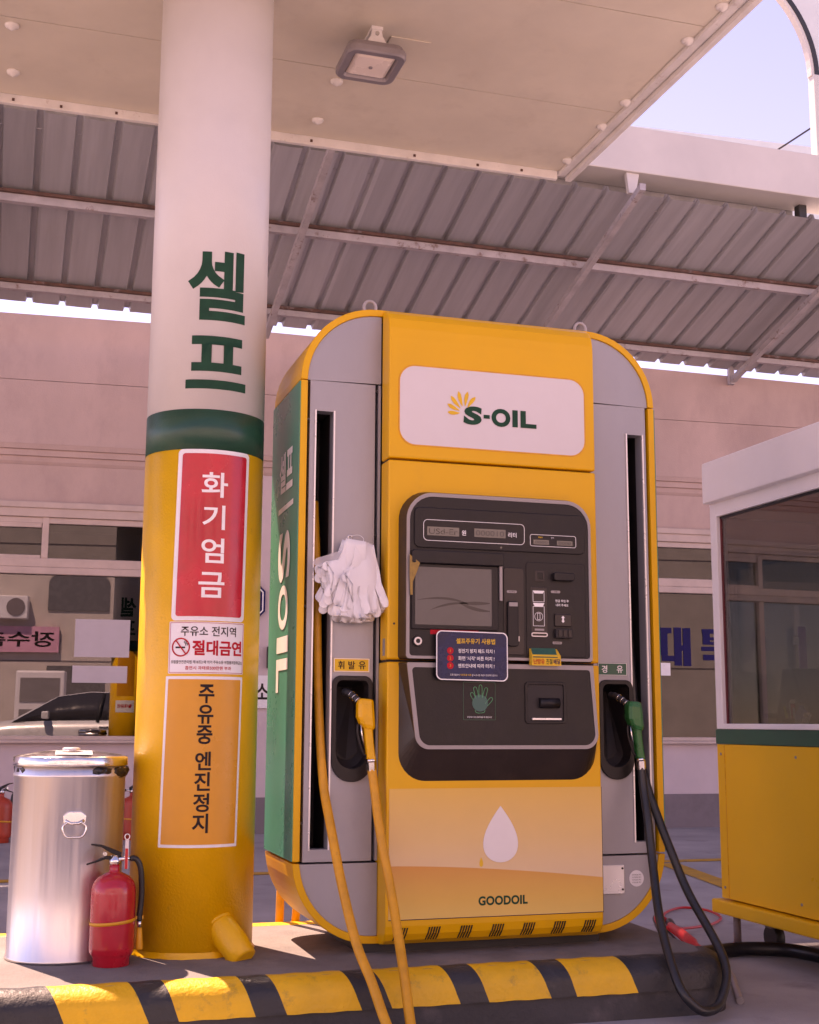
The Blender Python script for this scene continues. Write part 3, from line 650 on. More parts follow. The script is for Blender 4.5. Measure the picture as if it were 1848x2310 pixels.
raised('hood', 1.326, 1.665, 1.506, 1.552, .008, .022, M['blk'])
raised('screen_bezel', 1.328, 1.648, 1.278, 1.506, .008, .008, M['blk']); sb = raised('touch_screen', 1.340, 1.622, 1.294, 1.494, .002, .0092, M['screen'], fc, 0)
def swoosh(p0, p1, p2, w):
    v = []; n = 14
    for k in range(n + 1):
        t = k / n; a = Vector(p0).lerp(Vector(p1), t).lerp(Vector(p1).lerp(Vector(p2), t), t); ww = w * math.sin(math.pi * min(t * .9 + .02, 1)) ; v.append((a, ww))
    return [(a.x, a.y + w_) for a, w_ in v] + [(a.x, a.y - w_) for a, w_ in v[::-1]]
for pts, w in ((((1.345, 1.378), (1.46, 1.40), (1.535, 1.368)), .004), (((1.50, 1.372), (1.56, 1.372), (1.615, 1.374)), .006), (((1.395, 1.345), (1.46, 1.374), (1.53, 1.372)), .004), (((1.50, 1.374), (1.55, 1.348), (1.615, 1.346)), .006)):
    slab('screen_graphic', swoosh(*pts, w), Y2 - .0100, Y2 - .0096, M['scr_d'], sb)
box('screen_strip', 1.652, 1.662, Y2 - .012, Y2, 1.385, 1.508, M['frame_g'], fc)
# peeling film corner at the top left of the screen
MB().add([(1.318, Y2 - .016, 1.535), (1.352, Y2 - .026, 1.505), (1.343, Y2 - .020, 1.475), (1.330, Y2 - .014, 1.44), (1.330, Y2 - .012, 1.395), (1.322, Y2 - .012, 1.395), (1.318, Y2 - .013, 1.47)],
         [(0, 1, 2, 3, 6), (3, 4, 5, 6)]).obj('peeling_film', mat('old film', (.30, .17, .03), .4, var=.2, vscale=40), fc)
raised('card_bay', 1.670, 1.748, 1.196, 1.505, .01, .004, M['brown'])
raised('card_reader', 1.680, 1.720, 1.225, 1.385, .01, .018, M['blk']); box('card_slot', 1.684, 1.716, Y2 - .020, Y2 - .017, 1.366, 1.380, M['frame_g'], fc)
box('reader_light', 1.722, 1.727, Y2 - .007, Y2, 1.244, 1.262, M['lens'], fc)
def tabl(xc, zc, w=.036, t=''):
    p_ = raised('caption', xc - w / 2, xc + w / 2, zc - .0045, zc + .0045, .004, .0052, M['frame_g'], fc, 0)
    if t: textc(t, xc, zc, .006, Y2 - .0056, M['let_k'], p_)
tabl(1.700, 1.419, .038, '카드투입'); tabl(1.868, 1.424, .036, '지폐'); tabl(1.872, 1.242, .036, '동전반환')
raised('key_bay', 1.756, 1.985, 1.192, 1.528, .012, .003, M['blk'])
raised('camera_window', 1.789, 1.828, 1.458, 1.500, .004, .0045, M['brown']); raised('camera_eye', 1.797, 1.820, 1.466, 1.492, .003, .0055, M['blk'])
raised('reader_field', 1.772, 1.838, 1.262, 1.44, .004, .0042, M['brown'])
frame('outline', 1.780, 1.824, 1.386, 1.426, .001, .0014, Y2 - .0052, Y2 - .0043, M['let_w'], fc)
slab('caption', [(1.780, 1.426), (1.824, 1.426), (1.818, 1.416), (1.786, 1.416)], Y2 - .0056, Y2 - .0053, M['let_w'], fc)
frame('outline', 1.780, 1.824, 1.300, 1.370, .001, .0014, Y2 - .0052, Y2 - .0043, M['let_w'], fc)
slab('caption', [(1.780, 1.382), (1.824, 1.382), (1.818, 1.370), (1.786, 1.370)], Y2 - .0056, Y2 - .0053, M['let_w'], fc)
MB().ring([(1.802 + .016 * math.cos(R(k * 15)), 1.334 + .016 * math.sin(R(k * 15))) for k in range(24)], [(1.802 + .0148 * math.cos(R(k * 15)), 1.334 + .0148 * math.sin(R(k * 15))) for k in range(24)], Y2 - .0052, Y2 - .0043).obj('outline', M['let_w'], fc)
frame('phone_icon', 1.7965, 1.8075, 1.3225, 1.346, .0015, .0014, Y2 - .0052, Y2 - .0043, M['let_w'], fc)
frame('card_icon', 1.772, 1.834, 1.262, 1.277, .007, .0035, Y2 - .009, Y2 - .004, M['lens'], fc); box('caption', 1.786, 1.822, Y2 - .0056, Y2 - .004, 1.284, 1.291, M['frame_g'], fc)
raised('note_lid', 1.855, 1.935, 1.463, 1.492, .008, .026, M['blk']); textc('현금 투입 후', 1.893, 1.392, .0095, Y2 - .0042, M['let_w'], fc, .012); textc('내려 주세요', 1.893, 1.377, .0095, Y2 - .0042, M['let_w'], fc, .012)
raised('note_slot', 1.862, 1.927, 1.300, 1.345, .004, .010, M['brown'])
slab('arrow', [(1.893, 1.339), (1.900, 1.331), (1.896, 1.331), (1.896, 1.321), (1.900, 1.321), (1.893, 1.313), (1.886, 1.321), (1.890, 1.321), (1.890, 1.331), (1.886, 1.331)], Y2 - .0112, Y2 - .0102, M['let_w'], fc)
raised('note_mouth', 1.862, 1.927, 1.258, 1.292, .006, .020, M['slot']); 
for k in range(3): box('note_roller', 1.870 + k * .019, 1.882 + k * .019, Y2 - .023, Y2 - .019, 1.264, 1.286, M['brown'], fc)
MB().lathe([(.017, 0), (.017, .004), (.011, .006), (.010, .004)], 0, 0, 20)
kl = MB(); kl.tube([(1.352 + .011 * math.cos(R(t)), Y2 - .006, 1.237 + .011 * math.sin(R(t))) for t in range(0, 360, 20)], .004, 8, True, True); kl.obj('lock_ring', M['lens'], fc)
MB().cyl((1.352, Y2 - .008, 1.237), (1.352, Y2, 1.237), .018, .020, 20).obj('lock', M['blk'], fc)
box('red_notice', 1.398, 1.575, Y2 - .0016, Y2 - .0004, 1.262, 1.283, M['let_r'], fc)
# lower tray module
zl1 = 1.166
lo_b = rpoly([(1.302, .755), (2.047, .755), (2.043, zl1), (1.302, zl1)], [.10, .10, .004, .004], 9)
lo_f = rpoly([(1.350, .871), (2.030, .871), (2.011, zl1 - .002), (1.314, zl1 - .002)], [.050, .050, .004, .004], 9)
lo_i = rpoly([(1.363, .884), (2.018, .884), (1.998, 1.148), (1.331, 1.148)], [.040, .040, .012, .012], 9)
tr = MB().loft([[(x, YP + .004, z) for x, z in lo_b], [(x, YM, z) for x, z in lo_f]]).obj('tray_module', M['brown'], dis)
MB().ring(lo_f, lo_i, YM - .006, YM - .0004).obj('tray_frame', M['frame_g'], tr)
tf = slab('tray_face', [(x, z) for x, z in lo_i], YM - .003, YM - .0005, M['blk'], tr)
hs = frame('hand_label', 1.518, 1.637, .970, 1.10, .002, .0016, Y2 - .0012, Y2 - .0004, M['kio_g'], tr)
def tubeline(pts, w, m, par, nm='outline'): 
    MB().tube(spline([(x, Y2 - .0008, z) for x, z in pts], 5), w, 6).obj(nm, m, par)
M['let_g2'] = mat('light green print', (.06, .35, .16), .4)
fx = [(1.553, 1.070, 112, .045), (1.567, 1.083, 104, .052), (1.583, 1.088, 92, .052), (1.600, 1.080, 76, .046)]
for bx, bz, ang, ln in [(1.560, 1.040, 118, .026), (1.570, 1.046, 104, .038), (1.582, 1.048, 90, .042), (1.594, 1.045, 74, .037), (1.603, 1.022, 48, .032)]:
    d = Vector((math.cos(R(ang)), math.sin(R(ang)))); nn = Vector((-d.y, d.x)) * .0058; b0 = Vector((bx, bz))
    tubeline([tuple(b0 + nn), tuple(b0 + nn + d * ln * .8), tuple(b0 + d * ln + nn * .4), tuple(b0 + d * ln - nn * .4), tuple(b0 - nn + d * ln * .8), tuple(b0 - nn)], .0011, M['let_g2'], hs)
slab('palm', [(1.580 + .029 * math.cos(R(k * 15)), 1.028 + .029 * math.sin(R(k * 15))) for k in range(24)], Y2 - .0016, Y2 - .0004, mat('teal print', (.02, .11, .09), .4), hs)
tubeline([(1.562, 1.004), (1.566, .996), (1.58, .994), (1.595, .997), (1.598, 1.004)], .0011, M['let_g2'], hs)
textc('주유하기 전 손바닥을 꼭 대십시오', 1.578, .980, .006, Y2 - .0010, M['let_w'], hs, .006)
# receipt outlet
rw = MB().ring(rrect(1.747, 1.905, .958, 1.104, .014), rrect(1.757, 1.893, .968, 1.094, .008), Y2 - .006, Y2).obj('receipt_frame', M['blk'], tr, .002)
slab('receipt_recess', rrect(1.757, 1.893, .968, 1.094, .008), Y2 - .0012, Y2 - .0002, M['slot'], rw)
box('receipt_lip', 1.772, 1.882, Y2 - .010, Y2 - .001, .972, .978, M['alu'], rw)
MB().cyl((1.80, Y2 - .004, 1.03), (1.875, Y2 - .004, 1.03), .018, n=14).obj('receipt_roller', M['blk'], rw)
# poster
ps = slab('poster', [(1.273, .306), (2.064, .306), (2.064, .737), (1.273, .737)], YP - .0014, YP - .0002, M['poster'], lp_)
wv = [(1.273 + .791 * k / 20, .481 + .004 * math.sin(k / 20 * 3.1) - .058 * (k / 20) ** 1.3) for k in range(21)]
slab('poster_wave', [(1.2735, .307)] + [(2.0635, .307)] + wv[::-1], YP - .0022, YP - .0015, M['poster2'], ps)
dp = []
for k in range(41):
    t = k / 40 * 2 * math.pi
    dp.append((1.677 + .086 * math.sin(t) * (math.sin(t / 2) ** 1.1), .580 + .096 * math.cos(t)))
slab('drop_emblem', dp[:-1], YP - .004, YP - .0016, M['mascot_w'], ps, .001)
slab('drop_emblem', [(1.605 + .009 * math.sin(t / 20 * 2 * math.pi) * (math.sin(t / 40 * 2 * math.pi) ** 1.1), .487 + .016 * math.cos(t / 20 * 2 * math.pi)) for t in range(20)], YP - .0028, YP - .0023, M['let_y'], ps)
text('GOODOIL', 1.594, 1.776, .342, .373, YP - .0028, M['let_g'], ps, .04, spacing=1.05)
box('poster_edge', 1.273, 2.064, YP - .0022, YP, .3035, .3055, M['brown'], ps); box('poster_edge', 2.0642, 2.0655, YP - .0022, YP, .3035, .737, M['brown'], ps)
vent = MB()
vr = [(.006, 4.3046, .279), (.001, 4.3096, .257), (-.004, 4.3246, .2355)]
vent.loft([[(x - .002, y, z), (x + .002, y, z), (x + .002, y + .012, z), (x - .002, y + .012, z)] for x, y, z in vr])
vme = vent.mesh('vent_slot', M['vent'])
for gidx in range(7):
    for k in range(5):
        o = put('vent_slot', vme, dis); o.location = Vector((1.298 + gidx * .1155 + k * .0092, -.0012, 0)) - WL[dis.name]
box('base', 1.20, 2.10, 4.42, 4.86, ZI, .222, M['base_k'], dis)
# eye bolts, screws, sticker plate, hook
for x in (1.269, 2.150):
    mb = MB(); mb.tube([(x, 4.60 + .0 + .024 * math.sin(R(t)) * .25, 2.497 + .026 * math.cos(R(t))) if False else (x + .024 * math.sin(R(t)), 4.60, 2.532 + .026 * math.cos(R(t))) for t in range(0, 360, 20)], .0065, 8, True, True)
    mb.cyl((x, 4.60, 2.455), (x, 4.60, 2.512), .008, n=8); mb.obj('lifting_eye', M['purlin'], dis)
for x, z in ((1.286, 1.30), (1.246, 2.15), (1.246, 1.62), (.992, 2.03), (.992, 1.36), (.992, .62)):
    MB().cyl((x, gy0 - .002 if x < 1.26 else YP - .002, z), (x, 4.42 if x < 1.26 else YP + .001, z), .004, n=8).obj('screw', M['base_k'], dis)
pl = box('meter_plate', 2.072, 2.196, gy0 - .010, gy0 - .002, .35, .452, M['alu'], dis, .002)
for x in (2.09, 2.188):
    for z in (.366, .44): MB().cyl((x, gy0 - .013, z), (x, gy0 - .009, z), .004, n=8).obj('screw', M['base_k'], pl)
rs = MB().cyl((2.248, gy0 - .004, .402), (2.248, gy0 - .0021, .402), .029, n=28).obj('round_sticker', M['stk_w'], dis)
for k in range(4): textc('안전점검필 확인', 2.248, .415 - k * .009, .005, gy0 - .0046, M['let_k'], rs)
MB().cyl((1.292, YP - .002, 1.245), (1.292, YP - .0002, 1.245), .0, n=3)
os_ = slab('oval_sticker', [(1.263 - .001, 0)] * 0 + [(1.2628, 1.19), (1.2629, 1.19), (1.2629, 1.25), (1.2628, 1.25)], YP + .03, YP + .06, M['frame_g'], dis)
hk = MB(); hk.tube(spline([(1.150, gy0, 1.607), (1.150, gy0 - .02, 1.607), (1.152, gy0 - .03, 1.600), (1.150, gy0 - .03, 1.590)], 5), .0025, 6)
hk.tube([(1.150 + .007 * math.cos(R(t)), gy0 - .004, 1.610 + .007 * math.sin(R(t))) for t in range(0, 360, 30)], .0025, 6, True, True); hk.obj('hook', M['chrome'], dis)

# laminated instruction card and flyer box fixed on the dispenser face
YC = Y2 - .024
ic = root('instruction_card', 'navy laminated card with yellow heading and three red numbered steps below the screen', 'card', (1.543, YC, 1.11))
cp = lambda pts: [(x, z - .012 * (x - 1.543) + .0) for x, z in pts]
slab('card', cp(rrect(1.412, 1.675, 1.104, 1.273, .020)), YC, YC + .002, M['card'], ic)
MB().ring(cp(rrect(1.412, 1.675, 1.104, 1.273, .020)), cp(rrect(1.4155, 1.6715, 1.1075, 1.2695, .018)), YC - .0006, YC - .0001).obj('border', M['let_w'], ic)
text('셀프주유기 사용법', 1.484, 1.628, 1.230, 1.249, YC - .0006, M['let_y'], ic, .02)
for k, t_ in enumerate(('정전기 방지 패드 터치 !', "화면 '시작' 버튼 터치 !", '멘트안내에 따라 터치 !')):
    zc = 1.2055 - k * .0255
    n_ = MB().cyl((1.463, YC - .0006, zc), (1.463, YC - .0001, zc), .012, n=20).obj('step_dot', M['let_r'], ic)
    textc(str(k + 1), 1.463, zc, .010, YC - .0010, M['stk_o'], n_, .01); text(t_, 1.492, 1.492 + (.134, .133, .133)[k], zc - .0072, zc + .0072, YC - .0006, M['let_w'], ic, .012)
text('도움 필요시', 1.462, 1.496, 1.120, 1.1265, YC - .0006, M['let_w'], ic); text('직원호출 버튼', 1.499, 1.54, 1.120, 1.1265, YC - .0006, M['let_y'], ic); text('을 누르시면 직원이 안내해 드립니다', 1.542, 1.636, 1.1195, 1.126, YC - .0006, M['let_w'], ic)
fb = root('flyer_box', 'small yellow and green leaflet holder stuck on the display right of the navy card', 'leaflet holder', (1.818, Y2 - .02, 1.165))
MB().loft([[(x, Y2 - .001, z) for x, z in [(1.765, 1.162), (1.876, 1.162), (1.870, 1.222), (1.765, 1.222)]], [(x, Y2 - .028, z) for x, z in [(1.765, 1.160), (1.876, 1.160), (1.874, 1.195), (1.765, 1.195)]]]).obj('holder', M['let_y'], fb)
MB().add([(1.768, Y2 - .030, 1.188), (1.862, Y2 - .030, 1.188), (1.860, Y2 - .012, 1.222), (1.768, Y2 - .012, 1.222)], [(0, 1, 2, 3)]).obj('green_leaflet', M['kio_g'], fb)
text('난방유', 1.770, 1.812, 1.165, 1.184, Y2 - .0295, M['let_r'], fb, .014); text('친절', 1.818, 1.842, 1.165, 1.184, Y2 - .0295, M['let_g'], fb, .014); text('배달', 1.846, 1.872, 1.165, 1.184, Y2 - .0295, M['let_b'], fb, .014)
text('강원도 주민정유주유소', 1.785, 1.856, 1.200, 1.206, Y2 - .0262, M['let_w'], fb, .006) if False else None

# ---------------------------------------------------------------- nozzles with their hoses
def nozzle(label, dx, m, hose, hm):
    rt = root('fuel_nozzle', label, 'fuel nozzle', (1.19 + dx, 4.35, .82), 'nozzles hung on the pump')
    S = lambda pts: [(x + dx, y, z) for x, y, z in pts]
    def rect(cx, cy, cz_, w, d, tilt):   # cross-section ring, chamfered
        out = []
        for a, b in ((-1, -.6), (-.6, -1), (.6, -1), (1, -.6), (1, .6), (.6, 1), (-.6, 1), (-1, .6)):
            out.append((cx + dx + a * w / 2, cy + b * d / 2, cz_ - a * w / 2 * tilt))
        return out
    MB().loft([rect(1.196, 4.335, 1.040, .040, .040, .1), rect(1.194, 4.335, 1.036, .050, .050, .1), rect(1.192, 4.333, 1.020, .056, .054, .12), rect(1.193, 4.332, .975, .060, .054, .12), rect(1.199, 4.331, .952, .052, .050, .15), rect(1.203, 4.331, .938, .036, .042, .2)]).obj('valve_body', m, rt, .003)
    MB().loft([rect(1.201, 4.332, .955, .034, .040, .2), rect(1.2035, 4.332, .930, .030, .036, .2), rect(1.209, 4.333, .880, .030, .034, .2), rect(1.215, 4.334, .838, .032, .034, .2), rect(1.216, 4.334, .832, .028, .030, .2)]).obj('grip', m, rt, .003)
    mb = MB(); sp = spline(S([(1.182, 4.345, 1.022), (1.166, 4.36, 1.042), (1.150, 4.385, 1.060), (1.138, 4.415, 1.066)]), 6)
    mb.tube(sp, [.0125 - .002 * (i % 3 == 0) for i in range(len(sp))], 12).obj('spout', M['base_k'], rt)
    for i in (4, 7, 10):
        d = (sp[i + 1] - sp[i]).normalized(); MB().cyl(sp[i] - d * .0015, sp[i] + d * .0015, .0138, n=14).obj('spout_ring', M['steel'], rt)
    MB().tube(spline(S([(1.168, 4.333, .955), (1.166, 4.333, .925), (1.176, 4.333, .885), (1.190, 4.333, .852), (1.205, 4.334, .843)]), 5), .0045, 8).obj('trigger_guard', M['blk'], rt)
    MB().tube(S([(1.178, 4.333, .955), (1.182, 4.333, .92), (1.190, 4.333, .885)]), .0035, 8).obj('trigger', M['steel'], rt)
    MB().tube(S([(1.2165, 4.3345, .837), (1.2172, 4.3346, .826)]), .0175, 16).obj('collar', M['chrome'], rt)
    MB().tube(S([(1.2172, 4.3346, .8255), (1.219, 4.3347, .796)]), [.0185, .0175], 6, False).obj('swivel', M['chrome'], rt)
    MB().tube(spline([(1.219 + dx, 4.3347, .80)] + hose, 8), .0158, 12).obj('hose', hm, rt)
    return rt
hl = [(1.224, 4.318, .74), (1.228, 4.28, .637), (1.236, 4.235, .525), (1.244, 4.19, .43), (1.243, 4.1, .304), (1.229, 3.98, .19), (1.217, 3.88, .082), (1.205, 3.80, .022), (1.18, 3.76, .018), (1.152, 3.80, .026),
      (1.138, 3.88, .086), (1.124, 3.98, .178), (1.103, 4.08, .272), (1.085, 4.2, .434), (1.072, 4.32, .622), (1.066, 4.4, .749), (1.062, 4.45, .929), (1.055, 4.47, 1.16), (1.047, 4.475, 1.474), (1.044, 4.52, 1.75)]
nozzle('yellow fuel nozzle with orange hose hung left on the pump', 0.0, M['noz_y'], hl, M['hose_y'])
hr = [(2.240, 4.318, .72), (2.234, 4.28, .619), (2.223, 4.23, .47), (2.189, 4.12, .291), (2.165, 3.97, .124), (2.200, 3.925, .055), (2.25, 3.925, .036), (2.323, 3.965, .058), (2.395, 4.06, .165), (2.372, 4.25, .365), (2.345, 4.32, .505), (2.320, 4.37, .627), (2.300, 4.41, .74), (2.292, 4.46, .9), (2.285, 4.48, 1.182), (2.278, 4.52, 1.75)]
nozzle('green fuel nozzle with black hose hung right on the pump', 1.022, M['noz_g'], hr, M['hose_k'])
# hose pair of the far side of the pump
fh = root('fuel_hose', 'orange fuel hose hanging behind the pump, its two strands seen between pillar and pump', 'hose', (1.11, 5.17, 0))
MB().tube(spline([(1.15, 4.885, 1.0), (1.12, 5.0, .8), (1.095, 5.14, .5), (1.088, 5.18, .30), (1.088, 5.20, .17), (1.09, 5.32, .03), (1.13, 5.36, .018), (1.16, 5.31, .03), (1.150, 5.19, .17), (1.160, 5.17, .32), (1.19, 5.12, .55), (1.24, 4.99, .8), (1.27, 4.885, 1.0)], 8), .0165, 12).obj('hose', M['hose_y'], fh)

# ---------------------------------------------------------------- plastic gloves
gv = root('glove_bunch', 'bunch of white disposable plastic gloves hanging on a hook beside the left nozzle', 'gloves', (1.15, 4.385, 1.31))
def glove_mesh(seed):
    """cuff at the top, five rounded fingers fanned out at the bottom"""
    rnd = random.Random(seed); pts = []
    def finger(root_l, root_r, ang, ln):
        a = Vector(root_l); b = Vector(root_r); d = Vector((math.sin(R(ang)), -math.cos(R(ang)))); w = (b - a).length / 2 * 1.02
        n_ = Vector((d.y, -d.x)); n_ = n_ if n_.dot(b - a) > 0 else -n_
        c = (a + b) / 2 + d * (ln - w); out = [tuple(a)]
        for k in range(7):
            t = math.pi * k / 6; out.append(tuple(c - n_ * (w * math.cos(t)) + d * (w * math.sin(t))))
        return out
    pts += [(-.034, 0), (-.040, -.05), (-.052, -.085)]
    pts += finger((-.055, -.092), (-.060, -.128), -62, .060)
    for k, (ang, ln) in enumerate(((-17, .098), (-5, .112), (7, .112), (20, .098))):
        x0 = -.061 + k * .0305
        pts += finger((x0, -.150 - .006 * (k in (1, 2))), (x0 + .0295, -.150 - .006 * (k in (0, 1))), ang, ln)
    pts += [(.061, -.148), (.052, -.09), (.042, -.05), (.036, 0)]
    bm = bmesh.new(); bm.faces.new([bm.verts.new((x, 0, z)) for x, z in pts])
    bmesh.ops.triangulate(bm, faces=bm.faces)
    for zc in [k * -.02 for k in range(1, 13)]: bmesh.ops.bisect_plane(bm, geom=bm.verts[:] + bm.edges[:] + bm.faces[:], dist=1e-6, plane_co=(0, 0, zc), plane_no=(0, 0, 1))
    for xc in [k * .014 for k in range(-6, 7)]: bmesh.ops.bisect_plane(bm, geom=bm.verts[:] + bm.edges[:] + bm.faces[:], dist=1e-6, plane_co=(xc, 0, 0), plane_no=(1, 0, 0))
    ph = rnd.uniform(0, 6); amp = rnd.uniform(.6, 1.2)
    for v in bm.verts:
        x, z = v.co.x, v.co.z
        v.co.y += amp * (.007 * math.sin(x * 42 + ph) * min(1, -z / .08 + .2) + .006 * math.sin(z * 22 + ph * 2) + .16 * max(0, -z - .15) ** 1.5 * math.sin(ph * 3))
    bmesh.ops.solidify(bm, geom=bm.faces[:], thickness=.0025)
    for f_ in bm.faces: f_.smooth = True
    me = bpy.data.meshes.new('glove'); bm.to_mesh(me); bm.free(); me.materials.append(M['film']); return me
gms = [glove_mesh(s) for s in range(6)]
for k, (x, y, z, ry, rz, s_) in enumerate([(1.146, 4.384, 1.590, 10, 8, .96), (1.152, 4.376, 1.586, 6, -10, 1.06), (1.172, 4.370, 1.586, -5, 12, 1.06), (1.184, 4.366, 1.580, -1, -10, .96), (1.190, 4.360, 1.576, -1, 12, .93), (1.146, 4.362, 1.588, 13, -14, .93),
        (1.156, 4.352, 1.590, 8, 10, .98), (1.166, 4.346, 1.588, 3, -8, 1.08), (1.180, 4.342, 1.582, 0, 12, 1.0), (1.188, 4.346, 1.576, -2, -18, .92), (1.150, 4.338, 1.588, 12, 12, .90), (1.190, 4.334, 1.576, -2, 14, .92), (1.152, 4.330, 1.590, 9, -12, 1.03)]):
    o = put('glove', gms[k % 6], gv); o.location = Vector((x, y, z)) - WL[gv.name]; o.rotation_euler = (0, R(ry), R(rz)); o.scale = (s_, s_, s_)
MB().loft([[(1.118, 4.370, 1.560), (1.120, 4.368, 1.525), (1.122, 4.366, 1.525), (1.12, 4.368, 1.56)], [(1.06, 4.362, 1.538), (1.062, 4.360, 1.500), (1.064, 4.358, 1.500), (1.062, 4.360, 1.538)], [(1.018, 4.356, 1.524), (1.020, 4.354, 1.494), (1.022, 4.352, 1.494), (1.02, 4.354, 1.524)], [(1.006, 4.354, 1.512), (1.007, 4.353, 1.502), (1.008, 4.352, 1.502), (1.007, 4.353, 1.512)]]).obj('loose_finger', M['film2'], gv)
MB().tube(spline([(1.150, 4.378, 1.612), (1.172, 4.36, 1.612), (1.186, 4.35, 1.598), (1.180, 4.35, 1.58)], 5), .0012, 5).obj('tie_wire', M['alu'], gv)
# ================================================================== BIN
bx, by, br = .236, 4.645, .1842
bn = root('trash_bin', 'round stainless steel trash bin with flat lid and black bag rim left of the pillar', 'bin', (bx, by, ZI))
MB().lathe([(br - .006, ZI), (br + .002, ZI + .002), (br + .002, ZI + .010), (br - .001, ZI + .014), (br, .4), (br, .772), (br + .003, .776), (br + .003, .784), (br, .788), (br, .812)], bx, by, 96).obj('body', M['stain'], bn)
mb = MB(); rings = []
for k, (dr, z) in enumerate([(.001, .806), (.008, .809), (.012, .801), (.009, .790), (.002, .786)]):
    rings.append([(bx + (br - .004 + (0.0 + 1.0 * max(0, math.cos(2 * math.pi * i / 96)) + .5 * max(0, -math.cos(2 * math.pi * i / 96)) ** 4) * dr * (1.0 + .5 * math.sin(i * .55 + k) + .35 * math.sin(i * 1.7))) * math.cos(2 * math.pi * i / 96), by + (br - .004 + (0.0 + 1.0 * max(0, math.cos(2 * math.pi * i / 96)) + .5 * max(0, -math.cos(2 * math.pi * i / 96)) ** 4) * dr * (1.0 + .5 * math.sin(i * .55 + k) + .35 * math.sin(i * 1.7))) * math.sin(2 * math.pi * i / 96),
                   z - (.012 * max(0, math.sin(2 * math.pi * i / 96 + .9)) + .010 * max(0, math.cos(2 * math.pi * i / 96 + .6))) * (k / 4) + .003 * math.sin(i * .8 + k)) for i in range(96)])
mb.loft(rings, False, False, True).obj('bag_rim', M['bag'], bn)
MB().lathe([(br + .001, .811), (br + .006, .811), (br + .007, .814), (br + .006, .838), (br + .003, .842), (br - .012, .846), (.10, .858), (.05, .862), (.02, .863)], bx, by, 96).obj('lid', M['steel'], bn)
lidp = bn.children[-1] if bn.children[-1].name.startswith('lid') else [c for c in bn.children if c.name.startswith('lid')][0]
MB().add([(bx - .06, by - .16, .851), (bx + .06, by - .165, .8505), (bx + .065, by - .06, .8612), (bx - .055, by - .055, .8615)], [(0, 1, 2, 3)]).obj('lid_label', M['stk_w'], lidp)
MB().lathe([(.030, .862), (.030, .868), (.024, .870)], bx, by + .02, 24).obj('lid_knob', M['alu'], lidp)
th_ = .055; hx = bx + br * math.sin(th_); hy = by - br * math.cos(th_)
hp = MB().prism(rpoly([(hx - .035, .628), (hx + .035, .628), (hx + .037, .655), (hx + .02, .667), (hx - .02, .667), (hx - .037, .655)], .006, 3), hy - .006, hy + .004).obj('handle_plate', M['chrome'], bn, .002)
MB().tube([(hx - .03, hy - .009, .640), (hx - .012, hy - .014, .630), (hx + .012, hy - .014, .630), (hx + .03, hy - .009, .640)], .005, 8).obj('handle_hinge', M['chrome'], hp)
MB().tube(spline([(hx - .024, hy - .012, .632), (hx - .036, hy - .013, .622), (hx - .036, hy - .014, .606), (hx - .024, hy - .014, .588), (hx, hy - .014, .586), (hx + .024, hy - .014, .588), (hx + .036, hy - .014, .606), (hx + .036, hy - .013, .622), (hx + .024, hy - .012, .632)], 5), .0034, 8).obj('handle_ring', M['chrome'], hp)

